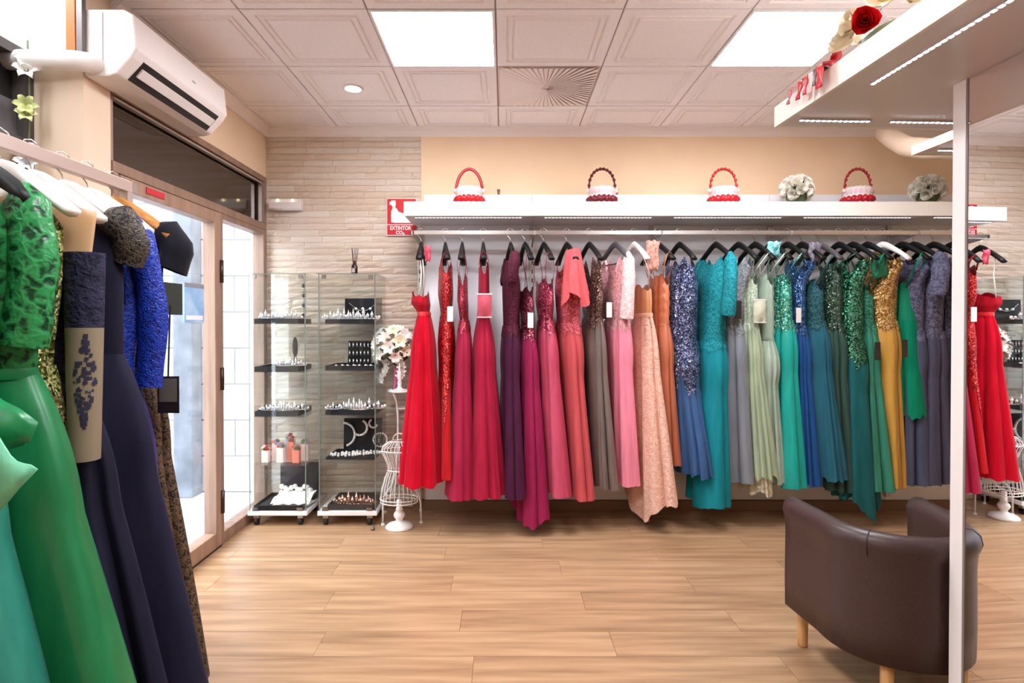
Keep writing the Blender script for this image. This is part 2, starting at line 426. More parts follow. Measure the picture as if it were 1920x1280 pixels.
# dark framed display window behind the near rail
t = empty_part('window_3', kind='structure')
mb = MB(); mb.box(COLX-.06, 1.4, 2.02, COLX+.02, 1.45, 2.54); mb.box(COLX-.06, 2.412, 2.02, COLX+.02, 2.46, 2.54); mb.box(COLX-.06, 1.45, 2.50, COLX+.02, 2.412, 2.54); mb.box(COLX-.06, 1.45, 2.14, COLX+.02, 2.412, 2.17)
mb.build('window_frame', plain('#4A4644', .45), t)
MB().box(COLX-.04, 1.45, 2.32, COLX-.032, 2.412, 2.50).build('pane', plain('#2C2B2C', .12), t)
MB().box(COLX-.04, 1.45, 2.17, COLX-.01, 2.412, 2.32).build('blind', plain('#5E5A5E', .6), t)
MB().box(COLX-.04, 1.45, 2.02, COLX-.02, 2.412, 2.14).build('lower_panel', plain('#CDB9A4', .6), t)
# white bulkhead above, orange and grey strips
tag(MB().box(-3.0, 2.44, 2.50, -1.845, 2.462, CEIL+.03).build('wall_bulkhead', plain('#F6EFEB', .6)), kind='structure')
o = MB().box(-1.842, 2.432, 2.545, -1.802, 2.46, CEIL).build('orange_strip', plain('#C4682A', .5), None, bevel=.003)
tag(o, 'narrow vertical orange strip beside the air conditioner', 'panel')
o = MB().box(-1.80, 2.436, 2.53, -1.776, 2.46, CEIL).build('metal_channel', plain('#77706E', .4, .6), None)
tag(o, 'grey metal channel between orange strip and air conditioner', 'channel')

# ---- shop front in the left wall: transom, door, side light
FW = .05
def frame_bar(mb, y0, z0, y1, z1, d0=-.07, d1=.012): mb.box(WX+d0, y0, z0, WX+d1, y1, z1)
M_glass = glass('clear_glass', (.98, .99, .99))
w1 = empty_part('window_1', kind='structure')       # transom
mb = MB(); frame_bar(mb, 2.632, 2.445, WY-.02, 2.485); frame_bar(mb, 2.632, 2.09, WY-.02, 2.14); frame_bar(mb, WY-.075, 2.14, WY-.02, 2.445); frame_bar(mb, 2.632, 2.14, 2.65, 2.445, -.07, .0)
mb.build('window_frame', M_frame, w1, bevel=.004)
mb = MB(); mb.box(WX-.02, 2.65, 2.425, WX+.004, 4.27, 2.437); mb.box(WX-.02, 4.255, 2.14, WX+.004, 4.27, 2.425)
mb.build('glazing_bead', plain('#D8CFCA', .25, .8), w1)
MB().box(WX-.045, 2.65, 2.14, WX-.035, 4.27, 2.445).build('pane', plain('#2E2018', .08, 0, .9), w1)  # brownish reflection is put into the dark pane's base colour
w2 = empty_part('window_2', kind='structure')       # side light
mb = MB(); frame_bar(mb, WY-.075, 0, WY-.02, 2.09); frame_bar(mb, 3.60, 0, 3.652, 2.09); frame_bar(mb, 3.652, 0, WY-.075, .075); frame_bar(mb, 3.652, 2.055, WY-.075, 2.09)
mb.build('window_frame', M_frame, w2, bevel=.004)
MB().box(WX-.035, 3.652, .075, WX-.029, WY-.075, 2.055).build('pane', M_glass, w2)
d1 = empty_part('door_1', kind='structure')
mb = MB(); frame_bar(mb, 2.632, 0, 2.665, 2.09)
mb.build('door_frame', M_frame, d1)
M_leaf = mottled('brown_leaf', '#8A6C5C', '#A88873', 18, .4, .02, (1, 1, .1))
for nm, q in (('stile', (3.53, .012, 3.594, 2.084)), ('stile', (2.668, .012, 2.735, 2.084)), ('rail', (2.735, 2.015, 3.53, 2.084)), ('rail', (2.735, .012, 3.53, .105))):
    mb = MB(); frame_bar(mb, q[0], q[1], q[2], q[3], -.055, .022); mb.build(nm, M_leaf, d1, bevel=.004)
MB().box(WX-.02, 2.735, .105, WX-.014, 3.53, 2.015).build('pane', M_glass, d1)
for zz in (1.72, 1.05, .28):
    MB().lathe([(.014, zz-.07), (.014, zz+.07)], 12, (WX+.026, 3.598)).build('hinge', plain('#4B3A30', .35, .7), d1, True)
MB().tube([(WX+.02, 2.70, .95), (WX+.07, 2.70, .95), (WX+.07, 2.70, 1.25), (WX+.02, 2.70, 1.25)], .011, 10).build('door_handle', M_chrome, d1, True)
MB().box(WX-.06, 2.63, 0, WX+.02, 3.6, .012).build('threshold', plain('#3A2E28', .4, .4), d1)
o = MB().box(WX-.012, 3.03, pyZ(590, 3.15), WX-.004, 3.215, pyZ(531, 3.15)).build('dark_notice', plain('#2A322C', .3)); tag(o, 'dark grey-green notice plate stuck on the glass door', 'notice')
t = thing('poster', 'pale blue poster stuck on the glass door beside the dark notice', 'poster', (WX-.008, 3.34, pyZ(572, 3.34)))
MB().box(-.004, -.105, -.10, .004, .105, .10).build('sheet', mottled('poster_blue', '#6FA6DE', '#B9D8F2', 7, .5), t)
MB().box(.0042, -.09, -.085, .0048, .09, -.06).build('caption_bar', plain('#F4F6FA', .5), t)
MB().box(.0042, -.105, .10, .0048, .105, .125).build('header_strip', plain('#8A8F98', .5), t)
o = MB().box(WX+.023, 2.85, 2.04, WX+.027, 3.0, 2.07).build('red_sticker', plain('#C62A38', .4)); tag(o, 'small red and white sticker on the door frame top', 'sticker')
# outside porch: white block wall, paving, grey pillar
tag(MB().box(-5.5, -2, -.08, WX-.07, 6.5, -.012).build('porch_paving', plain('#B9BEC8', .7)), kind='structure')
wo = empty_part('wall_porch', kind='structure')
MB().box(-5.5, 4.80, -.01, WX-.14, 4.95, 3.4).build('wall_core', plain('#7E828A', .8), wo)
bme = MB().add([(-.298, 0, -.148), (.298, 0, -.148), (.298, 0, .148), (-.298, 0, .148), (-.294, -.012, -.144), (.294, -.012, -.144), (.294, -.012, .144), (-.294, -.012, .144)],
               [(4, 5, 6, 7), (0, 1, 5, 4), (1, 2, 6, 5), (2, 3, 7, 6), (3, 0, 4, 7)]).mesh('block'); bme.materials.append(plain('#B4B7BE', .75))
for r in range(11):
    for c in range(6):
        inst('block', bme, wo, (-2.24-.6*c+(.3 if r % 2 else 0), 4.80, .14+.3*r))
o = MB().box(-2.66, 4.62, -.012, -2.51, 4.78, 3.3).build('porch_pillar', mottled('grey_render', '#5E636B', '#7A7F88', 6, .8), bevel=.01)
tag(o, 'grey square pillar outside the glass door', 'pillar')
MB().box(-5.5, -2, -.05, -5.4, 6.5, 3.4).build('wall_street', plain('#B4B8C0', .8)); tag(bpy.data.objects['wall_street'], kind='structure')

# ---- air conditioner
t = thing('air_conditioner', 'white wall-mounted air conditioner above the dark transom window', 'air conditioner', (WX, 2.465, 2.45))
ac = [(0, .285), (.17, .285), (.215, .262), (.228, .12), (.205, .082), (.14, .012), (.10, 0), (0, 0)]
MB().prism(ac, 'y', 0, .80).build('body', plain('#EDE6E2', .35), t, bevel=.008)
def ac_strip(a, b, out, y0, y1):   # a, b fractions along chamfer from (.228,.12)-(.14,.012)
    p0, p1 = Vector((.214, .098)), Vector((.138, .010)); n = Vector((p1-p0)).normalized(); nn = Vector((-n.y, n.x)); nn = nn if nn.x > 0 else -nn
    q0 = p0+(p1-p0)*a; q1 = p0+(p1-p0)*b
    return [tuple(q0-nn*.01), tuple(q0+nn*out), tuple(q1+nn*out), tuple(q1-nn*.01)]
MB().prism(ac_strip(.06, .95, .006, 0, 1), 'y', .07, .73).build('outlet', M_black, t)
MB().prism(ac_strip(.30, .68, .014, 0, 1), 'y', .085, .715).build('vane', plain('#E4DDD8', .4), t, bevel=.002)
MB().box(.2245, .44, .16, .2262, .47, .168).build('badge', plain('#A8A0A0', .4), t)
MB().box(.08, -.003, .03, .083, .0, .27).build('side_seam', plain('#B9AFAC', .5), t)
o = MB().tube([(-1.735, 2.50, 2.50), (-1.745, 2.44, 2.495), (-1.785, 2.405, 2.489), (-1.86, 2.394, 2.486), (-1.95, 2.39, 2.485), (-2.06, 2.39, 2.485)], [.04]*6, 14).build('pipe_cover', plain('#F2EDE9', .45), None, True)
tag(o, 'rounded white pipe cover bending from the air conditioner', 'pipe cover')

# ---- emergency light, extinguisher sign, door stop
t = thing('emergency_light', 'slim white emergency light fixed on the stone wall', 'lamp', (pxX(538, 4.31), 4.325, pyZ(384, 4.3)))
MB().prism([(.012, -.04), (.012, .04), (-.03, .04), (-.055, .012), (-.055, -.03), (-.04, -.04)], 'x', -.118, .118).build('housing', plain('#E9DDD8', .4), t, bevel=.004)
MB().prism([(-.0305, .0405), (-.0565, .0105), (-.053, .008), (-.028, .037)], 'x', -.10, .10).build('lens', plain('#F6F2F0', .2), t)
for s in (-1, 1): MB().sphere((s*.055, -.046, .03), .010).build('led', emit('#FFE9A8', 3), t, True)
t = thing('extinguisher_sign', 'red fire extinguisher sign with white pictogram beside the display rack', 'sign', (pxX(724, 4.3), WY-.018, pyZ(441, 4.3)))
SW = .225; M_red = plain('#C8141E', .45); M_sw = plain('#F7EFEE', .5)
MB().box(0, -.004, 0, SW, .0, .28).build('plate', M_sw, t)
MB().box(.005, -.006, .085, SW-.005, -.004, .275).build('red_panel', M_red, t)
MB().box(.005, -.006, .005, SW-.005, -.004, .079).build('red_panel', M_red, t)
pic = MB()
pic.prism([(.035, .10), (.035, .18), (.045, .20), (.045, .215), (.032, .235), (.026, .225), (.022, .245), (.04, .262), (.068, .262), (.07, .24), (.066, .21), (.078, .20), (.09, .18), (.10, .175), (.12, .168), (.145, .165), (.16, .15), (.17, .12), (.195, .105), (.19, .095), (.06, .095)], 'y', -.0072, -.006)
pic.build('pictogram', M_sw, t)
for txt, zz, sz in (('EXTINTOR', .055, .040), ('CO\u2082', .022, .034)):
    me = text_mesh(txt, sz, .0006, .0008, .82 if len(txt) > 4 else 1); me.materials.append(M_sw)
    inst('lettering', me, t, (SW/2-.008 if len(txt) > 4 else SW/2-.01, -.0068, zz), (PI/2, 0, 0))
o = MB().lathe([(.014, 0), (.014, .012), (.010, .014), (.010, .03), (.007, .034)], 14).build('door_stop', plain('#6E665C', .35, .8), None, True, loc=(pxX(698, 3.88), 3.88, 0))
tag(o, 'tiny metal door stop on the wooden floor', 'door stop')

# ------------------------------------------------------------------ wall rack along the rear wall
DF = 3.885; RAILY, RAILZ = 3.99, 2.022
X0 = pxX(757, DF); BAY = .885
rack = thing('wall_rack', 'long white wall rack with shelf, chrome rail and strip lights over coloured gowns', 'rack', (X0, WY, 0))
M_panel = plain('#F4F3F6', .45); M_fascia = plain('#F4F0E6', .4)
NB = 5
for b in range(NB):
    xa = b*BAY+(.08 if b == 0 else .001); xb = (b+1)*BAY-.001
    MB().box(xa, -.040, .075, xb, -.014, 2.355).build('back_panel', M_panel, rack)
    MB().box(b*BAY+.001, DF-WY+.018, 2.125, (b+1)*BAY-.001, -.042, 2.150).build('shelf_board', plain('#D9D4D2', .45), rack)
    MB().box(b*BAY+.001, DF-WY, 2.120, (b+1)*BAY-.001, DF-WY+.017, 2.216).build('fascia', M_fascia, rack, bevel=.002)
    l = MB().box(b*BAY+.06, DF-WY+.045, 2.116, (b+1)*BAY-.07, DF-WY+.060, 2.125).build('led_strip', plain('#DADADF', .4), rack)
    mb = MB()
    for k in range(30): xx = b*BAY+.07+k*(BAY-.15)/30; mb.add([(xx, DF-WY+.048, 2.1155), (xx, DF-WY+.057, 2.1155), (xx+.014, DF-WY+.057, 2.1155), (xx+.014, DF-WY+.048, 2.1155)], [(0, 1, 2, 3)])
    mb.build('diode_row', emit('#EEF1FF', 9, False), l)
    # rail, with square section
    MB().box(b*BAY+(.035 if b == 0 else .006), RAILY-WY-.012, RAILZ-.015, (b+1)*BAY-.006, RAILY-WY+.012, RAILZ+.015).build('rail', M_chrome, rack, bevel=.003)
    for x in ((b+1)*BAY,) if b else (.05, BAY):
        up = MB().box(x-.016, -.062, .10, x+.016, -.040, 2.12).build('upright', plain('#C8C4C2', .35, .5), rack)
        mb = MB()
        for k in range(30):
            zz = .14+k*.065
            mb.box(x-.005, -.0625, zz, x+.005, -.0615, zz+.03)
        mb.build('slot', plain('#4A4644', .6), up)['kind'] = 'stuff'
        MB().prism([(-.06, RAILZ+.06), (-.06, RAILZ-.05), (RAILY-WY+.012, RAILZ-.014), (RAILY-WY-.012, RAILZ-.014), (RAILY-WY-.012, RAILZ+.014), (-.07, RAILZ+.02)], 'x', x-.004, x+.004).build('bracket', plain('#B8B2AE', .35, .6), rack)
        if x > .3: MB().lathe([(.008, 2.36), (.008, 2.385), (.012, 2.388), (.012, 2.396)], 10, (x-.25, -.027)).build('cap_screw', plain('#6A5A50', .4, .6), rack)

# ------------------------------------------------------------------ hangers and gowns
M_hblack = plain('#080707', .5, 0, .3); M_hwhite = plain('#EFECE6', .4); M_hwood = mottled('hanger_wood', '#A5682E', '#C98B48', 20, .45, 0, (1, 8, 1)); M_hgrey = plain('#4A4448', .4)
def hanger(label, loc, rz, mat, W=.205, bar=False, group=None, thick=1.0, rr=.012):
    """origin at rail centre"""
    t = thing('hanger', label, 'hanger', loc, rz, group)
    pts = []; rad = []
    for k in range(15):
        s = -1+2*k/14; a = abs(s)
        z = -.086-.112*a**1.5+.004*math.cos(min(1, a*2.2)*PI)
        pts.append((s*W, 0, z)); rad.append(((.010+.013*a)*thick, (.024-.012*a)*thick))
    b = MB().tube([(p[0], p[1], p[2]) for p in pts], [(r[0], r[1]) for r in rad], 8)
    b.build('hanger_body', mat, t, True)
    q = rr+.014
    hk = [(0, 0, -.085), (0, 0, -.05), (.0, -.006, -.035), (0, -q, -.012), (0, -q, .004), (0, -.6*q, q*.8), (0, 0, q), (0, .6*q, q*.8), (0, q, .004), (0, q*.95, -.01)]
    MB().tube(hk, .0022, 6).build('hook', M_chrome, t, True)
    if bar: MB().tube([(-W*.93, 0, -.185), (-W*.9, 0, -.215), (W*.9, 0, -.215), (W*.93, 0, -.185)], .005, 8).build('trouser_bar', mat, t, True)
    return t
def smooth(t): t = max(0, min(1, t)); return t*t*(3-2*t)
def gown(label, loc, rz, s, seed=0, group=None, name='evening_gown'):
    """s: dict in metres, local u along the shoulders (+u near end), v across; z absolute minus rail height"""
    rz_ = loc[2]; rr = random.Random(seed+11)
    t = thing(name, label, 'dress', loc, rz, group)
    zb, zw, zh = s['zbust']-rz_, s['zwaist']-rz_, s['zhem']-rz_; ztop = s['ztop']-rz_
    ab, bb = s['bust']; aw, bw = s['waist']; ah, bh = s['hem']
    vb, vw, vh = s.get('vo', (0, 0, 0)); uh = s.get('uh', 0.0)
    n = s.get('pleats', 8); amp = s.get('amp', .03); p = s.get('flare', 1.0); M = 120
    ph = rr.random()*6; q1, q2, q3 = rr.random()*6, rr.random()*6, rr.random()*6
    def fold(a, tt):
        w_ = a+.35*math.sin(2*a+q1)+.2*math.sin(3*a+q2)+.10*tt*math.sin(a*2+q3)
        v_ = abs(math.cos(n*w_/2+ph)); f = 1-2*(1-v_)**1.7
        return .85*f+.15*math.cos((n*1.7)//1*w_+q2+tt*.6)
    def ring(a, b, vo, uo, z, am, tt, drop=None, twist=0):
        out = []
        for k in range(M):
            an = 2*PI*k/M; c, sn = math.cos(an), math.sin(an)
            nx, ny = c*b, sn*a; L = math.hypot(nx, ny) or 1; nx /= L; ny /= L
            f = fold(an, tt)*am
            zz = z-(drop(an) if drop else 0)
            out.append((uo+a*c+nx*f*.8, vo+b*sn+ny*f, zz))
        return out
    tr, trd, trw = s.get('train', 0), s.get('train_dir', 0), s.get('train_w', 1.2)
    rag = s.get('ragged', .003); amp *= 2.0; n = max(4, int(n*.8)) if n < 9 else n
    def drop(an):
        dd = abs((an-trd+PI) % (2*PI)-PI)
        return tr*max(0, math.cos(min(PI/2, dd/trw*PI/2)))**1.3+rag*math.cos(n*an+q1)+rag*.7*math.cos(17*an+q2)
    NR = 26; rows = []
    knee = s.get('mermaid')
    for i in range(NR+1):
        tt = i/NR; z = zw+(zh-zw)*tt
        if knee: e = .12*smooth(tt/.3)+.88*smooth((tt-knee)/(1-knee))**1.1
        else: e = tt**p
        am = amp*(.12+.88*tt**.8)*(1 if not knee else (.15+.85*e))
        hipb = s.get('hip', .018)*math.sin(min(1, tt*3.2)*PI)
        a = aw+(ah-aw)*e+hipb; b = bw+(bh-bw)*e+hipb*.6
        rows.append(ring(a, b, vw+(vh-vw)*tt**1.1, uh*tt**1.5, z, am, tt, (lambda an, k=tt: drop(an)*k**3)))
    mats = s['mats']
    seq_to = s.get('bodice_to', 0 if (s.get('belt') or not mats[0].name.startswith(('sequin', 'lace'))) else .05)   # beading runs down over the skirt by this fraction
    MB().grid(rows, True).build('skirt', mats[1], t, True, fixn=False)
    if seq_to:
        ov = []; KO = 12
        ends = []
        for k in range(M):
            an = 2*PI*k/M; ends.append(seq_to*(1+.22*math.sin(5*an+q1)+.14*math.sin(11*an+q3))+(.012+.02*seq_to)*rr.uniform(-1, 1)+.006)
        for i in range(KO+1):
            rw = []
            for k in range(M):
                x_ = max(.002, ends[k])*i/KO*NR; j = min(NR-1, int(x_)); fr_ = x_-j
                p0, p1 = Vector(rows[j][k]), Vector(rows[j+1][k]); p_ = p0.lerp(p1, fr_); an = 2*PI*k/M
                rw.append((p_.x+.004*math.cos(an), p_.y+.004*math.sin(an), p_.z))
            ov.append(rw)
        MB().grid(ov, True).build('overlay', mats[0], t, True, fixn=False)
    if s.get('lining'):
        rows2 = [ring(aw+(ah*.8-aw)*(i/6), bw+(bh*.7-bw)*(i/6), vw+(vh-vw)*(i/6), uh*(i/6), zw+(zh-s['lining'][1]-zw)*(i/6), amp*.5*(i/6), i/6, (lambda an: .02*math.cos(5*an+q3))) for i in range(7)]
        MB().grid(rows2, True).build('lining', s['lining'][0], t, True, fixn=False)
    # bodice
    style = s.get('style', 'thin'); NRB = 14
    def top_of(an):
        c, sn = math.cos(an), math.sin(an); a_ = abs(c)
        if style == 'shoulder':
            nk = s.get('vneck', .16) if sn > 0 else s.get('vback', s.get('vneck', .16)*.9)
            g = smooth((a_-.30)/.30)
            zs = -.115-.16*max(0, a_*.18-.05)/.15
            return (zs-nk)*(1-g)+zs*g
        if style == 'strapless': return ztop+.018*math.cos(4*an)-.035*smooth((a_-.7)/.3)
        return ztop+.03*math.cos(4*an+PI)*.5-.05*smooth((a_-.75)/.25)+.02
    rowsb = []
    for i in range(NRB+1):
        tt = i/NRB; row = []
        for k in range(M):
            an = 2*PI*k/M; c, sn = math.cos(an), math.sin(an); zt = top_of(an)
            z = zw+(zt-zw)*tt
            if z < zb: e = smooth((z-zw)/(zb-zw)); a = aw+(ab-aw)*e; b = bw+(bb-bw)*e
            else:
                if style == 'shoulder':
                    e = smooth((z-zb)/max(.02, (-.12-zb))); a = ab+(.185-ab)*e; b = bb+(.020-bb)*e
                else: e = (z-zb)/max(.02, ztop-zb); a = ab*(1-.06*e); b = bb*(1-.12*e)
            vo = vw+(vb-vw)*min(1, max(0, (z-zw)/max(.02, zb-zw)))
            if style == 'shoulder': vo *= 1-smooth((z-zb)/max(.02, (-.12-zb)))
            ru = s.get('ruche', 0)*math.cos(z*95+2.2*an+1.3*math.sin(3*an))
            f = fold(an, 0)*amp*.10+ru
            row.append((a*c*(1+f/.2), vo+b*sn+f*sn, z))
        rowsb.append(row)
    MB().grid(rowsb, True).build('bodice', mats[0], t, True, fixn=False)
    if s.get('belt'):
        MB().grid([ring(aw+.008, bw+.008, vw, 0, zw+.014, 0, 0), ring(aw+.011, bw+.011, vw, 0, zw, 0, 0), ring(aw+.008, bw+.008, vw, 0, zw-.014, 0, 0)], True).build('belt', s['belt'], t, True)
    sm = mats[2] if len(mats) > 2 else mats[0]
    if style == 'thin' and s.get('strap', 1):
        wd = s.get('strapw', .006)
        for sg in (-1, 1):
            for fb in (-1, 1):
                e_ = (sg*ab*.78, vb+fb*bb*.55, ztop-.005)
                MB().tube([(sg*.155, fb*.004, -.150), (sg*.158, fb*.02, -.165), (sg*(.158+ab*.78)/2, vb*.5+fb*.03, (ztop-.165)/2), e_], [(wd, .0015)]*4, 6).build('strap', sm, t, True)
    if style == 'strapless':
        for sg in (-1, 1):
            MB().tube([(sg*.13, 0, -.165), (sg*.13, .012+vb*.5, (ztop-.165)/2), (sg*ab*.8, vb, ztop-.03)], [(.005, .001)]*3, 6).build('hanging_loop', s.get('loopmat', M_hwhite), t, True)
    sl = s.get('sleeve')
    if sl:
        Ls, r0, r1, out = sl
        for sg in ((-1, 1) if s.get('both', 1) else (1,)):
            pts = []; rad = []
            for k in range(9):
                tt = k/8
                pts.append((sg*(.165+out*smooth(tt*1.6)+.02*math.sin(tt*PI)), .012*math.sin(tt*3+seed)+vb*.5*tt, -.150-.02*tt-Ls*tt))
                r = (r0+(r1-r0)*tt)*(smooth(tt*5+.35))*(1+.05*math.sin(tt*14+seed)); rad.append((r*.75, r))
            MB().tube(pts, rad, 14, cap=False).build('sleeve', s.get('smat', sm), t, True)
    cp = s.get('cape')          # draped ruffle panel falling from the near shoulder: (length, width, mat, sides)
    if cp:
        Lc, Wc, cm, sides = cp
        for sg in sides:
            rows3 = []
            for i in range(13):
                tt = i/12; ww = .05+(Wc-.05)*tt**.8; rowc = []
                for k in range(25):
                    a_ = (k/24-.5)*PI*1.25
                    fo = .014*tt*math.cos(k*1.15+q1)
                    rowc.append((sg*(.13+.045*tt+(.05+.05*tt)*math.cos(a_)+fo), vb*.4+ww*math.sin(a_)+fo, -.125-.05*math.sin(abs(a_))*.3-(Lc+.05*math.cos(3*a_+q2)*tt)*tt))
                rows3.append(rowc)
            MB().grid(rows3).build('cape', cm, t, True, fixn=False)
    for (zt_, kind, sv) in s.get('tags', ()):
        zz = zt_-rz_; uu = (ab if zz > zw-.05 else aw+.06)+.012; vv = vb+sv
        if kind == 'white':
            MB().box(uu, vv-.019, zz-.05, uu+.003, vv+.019, zz+.05).build('price_tag', plain('#F3F0EC', .5), t)
            MB().tube([(uu, vv, zz+.05), (uu-.03, vv, zz+.12)], .0012, 5).build('tag_cord', M_black, t)
        elif kind == 'black':
            MB().box(uu, vv-.022, zz-.06, uu+.003, vv+.022, zz+.06).build('price_tag', plain('#2B2626', .4), t)
        elif kind == 'bag':
            g_ = MB()
            rows4 = [[(uu+.012+.018*math.sin(PI*i/8)*math.sin(PI*k/8)+.004*math.sin(i*2.3+k*1.1), vv-.046+.092*k/8, zz+.075-.15*i/8) for k in range(9)] for i in range(9)]
            rows5 = [[(uu+.006, vv-.046+.092*k/8, zz+.075-.15*i/8) for k in range(9)] for i in range(9)]
            g_.grid(rows4); g_.grid(rows5)
            sb_ = g_.build('shawl_bag', s.get('bagmat'), t, True, fixn=False)
            MB().box(uu+.012, vv-.05, zz+.072, uu+.016, vv+.05, zz+.080).box(uu+.012, vv-.05, zz-.08, uu+.016, vv+.05, zz-.074).build('bag_edge', plain('#EFE8E8', .3), sb_)
    return t
# helper: gown on the rear rack from what the photograph shows of it
def lvl(a, px0, px1, Xh, d, tau):
    Xc = (pxX(px0, d)+pxX(px1, d))/2; W = abs(pxX(px1, d)-pxX(px0, d))/2
    sv = abs(math.sin(tau)+math.cos(tau)*Xc/d)
    a = min(a, .88*W/max(sv, .02)) if sv > .02 else a
    b = math.sqrt(max(W*W-(a*sv)**2, .0004))/max(.5, math.sqrt(max(.05, 1-sv*sv)))
    return a, max(.022, b), (Xc-Xh)/math.cos(tau)
GRP = 'gowns on the long wall rack'
def rackgown(hook, tau, top, waist, hem, ys, label, hlabel, hmat=M_hblack, W=.2, bar=False, hgroup=None, zlift=0, d=RAILY-.05, ahem=.27, **s):
    tau = math.radians(tau); Xh = pxX(hook, RAILY)
    ytop, ybust, ywaist, yhem = ys; dn = 3.82
    ab, bb, vb = lvl(s.pop('abust', .17), top[0], top[1], Xh, d, tau)
    aw, bw, vw = lvl(.13, waist[0], waist[1], Xh, d, tau)
    ah, bh, vh = lvl(ahem, hem[0], hem[1], Xh, d, tau)
    sp = dict(ztop=pyZ(ytop, dn), zbust=pyZ(ybust, dn), zwaist=pyZ(ywaist, dn), zhem=pyZ(yhem, dn-.08),
              bust=(ab, bb), waist=(aw, bw), hem=(ah, bh), vo=(vb, vw, vh)); sp.update(s)
    loc = (Xh, RAILY, RAILZ); rz = tau-PI/2
    for i in range(len(sp.get('tags', ()))):
        zt_, k, sv = sp['tags'][i]; sp['tags'][i] = (pyZ(zt_, dn-.1), k, sv)
    hanger(hlabel, loc, rz, hmat, W, bar, hgroup, rr=.016)
    return gown(label, loc, rz, sp, int(hook), GRP)
Fb = fabric; Sq = sequin
bag_red = sheer('shawl_bag_red', '#BC4858', .9); bag_green = sheer('shawl_bag_green', '#D8DCC4', .9); bag_pink = sheer('shawl_bag_pink', '#B88090', .75)
HG = 'black hangers at the tight end of the rail'
# 1 bright red tulle
rackgown(790, 4, (770, 804), (783, 804), (752, 828), (548, 565, 588, 915), 'bright red tulle gown with strapless bodice, first on the rack', 'black hanger carrying the bright red tulle gown',
         mats=[Fb('#B80420', 'chiffon'), Fb('#CE0426', 'tulle')], style='strapless', belt=Fb('#E83038', 'satin'), pleats=11, amp=.018, flare=.85, ragged=.004)
rackgown(835, 9, (820, 848), (825, 846), (822, 852), (500, 545, 590, 900), 'scarlet sequinned sheath gown beside the red tulle gown', 'black hanger carrying the scarlet sequinned sheath gown',
         mats=[Sq('#A80410', '#F04038'), Fb('#BC0412', 'chiffon')], bodice_to=.5, strapw=.012, pleats=6, amp=.012, tags=[(588, 'white', .02)], flare=1.3)
rackgown(867, 2, (857, 876), (862, 877), (843, 888), (520, 560, 600, 938), 'raspberry chiffon gown with one thin strap and beaded bodice', 'black hanger carrying the thin-strapped raspberry gown',
         mats=[Sq('#A81838', '#E86878'), Fb('#A81840', 'chiffon')], pleats=8, amp=.020, flare=.95)
rackgown(906, 3, (897, 917), (894, 918), (884, 942), (500, 560, 600, 935), 'crimson chiffon gown with a bagged shawl pinned to its front', 'black hanger carrying the crimson gown with bagged shawl',
         mats=[Fb('#A01030', 'chiffon'), Fb('#AC1238', 'chiffon')], strapw=.016, pleats=9, amp=.022, tags=[(572, 'bag', .0)], bagmat=bag_red, flare=.95)
rackgown(957, 6, (942, 976), (944, 974), (940, 982), (490, 540, 610, 936), 'dark burgundy gown with draped lace shoulders', 'black hanger carrying the dark burgundy gown',
         mats=[lace('#3A0A20', '#58142E', 60), Fb('#460C32', 'chiffon')], style='shoulder', vneck=.10, sleeve=(.17, .05, .055, .02), pleats=8, amp=.02)
rackgown(984, 10, (974, 1000), (978, 1000), (968, 1020), (545, 570, 618, 955), 'magenta gown with beaded bodice, white tag and ruffled train', 'black hanger carrying the magenta gown with train',
         mats=[Sq('#781030', '#D06880'), Fb('#98184C', 'chiffon')], pleats=8, amp=.024, train=.12, train_dir=-.7, train_w=2.2, ragged=.012, tags=[(600, 'white', -.01)], flare=.95)
rackgown(1019, 12, (1004, 1038), (1009, 1037), (1010, 1060), (530, 560, 600, 933), 'rose satin gown with wine-red beaded bodice', 'black hanger carrying the rose satin gown',
         mats=[Sq('#9C1840', '#E87890'), Fb('#BC4460', 'satin')], pleats=8, amp=.026, bodice_to=.06)
rackgown(1062, 12, (1042, 1090), (1046, 1088), (1052, 1106), (490, 540, 605, 940), 'coral chiffon gown with a pleated cape over one shoulder', 'black hanger carrying the coral gown with cape',
         mats=[lace('#9C2C3C', '#C86068', 55), Fb('#CC5458', 'chiffon')], style='shoulder', vneck=.22, cape=(.34, .085, Fb('#D65C60', 'chiffon'), (1,)), pleats=7, amp=.024)
rackgown(1104, 14, (1092, 1132), (1096, 1130), (1100, 1150), (520, 560, 595, 925), 'taupe satin gown with brown beaded bodice and white tag', 'black hanger carrying the taupe satin gown',
         mats=[Sq('#5C443C', '#A08878'), Fb('#756660', 'satin')], style='shoulder', vneck=.26, pleats=7, amp=.026, tags=[(580, 'white', .05)])
rackgown(1152, 18, (1130, 1186), (1138, 1182), (1144, 1198), (500, 545, 600, 922), 'pink satin gown with pale floral lace long sleeves', 'dark hanger with a bar carrying the pink lace-sleeved gown', hmat=M_hgrey, bar=True,
         mats=[lace('#D88890', '#F0B4B8', 60), Fb('#F08CA4', 'satin'), lace('#F0C8C4', '#FBE6E2', 60)], style='shoulder', vneck=.16, sleeve=(.42, .05, .055, .01), smat=lace('#EDB8B8', '#FBE8E4', 60), pleats=7, amp=.024)
rackgown(1188, 14, (1190, 1226), (1192, 1226), (1184, 1266), (535, 560, 590, 948), 'peach lace gown with a pointed train brushing the floor', 'white hanger carrying the peach lace gown', hmat=M_hwhite,
         mats=[Fb('#E0A070', 'satin'), lace('#E2B09A', '#ECC0AC', 46)], style='strapless', pleats=7, amp=.026, train=.16, train_dir=-1.25, train_w=1.0, ragged=.014, belt=Fb('#F0C0A0', 'satin'),
         lining=(lace('#D8AC9C', '#EAC4B4', 24), .03))
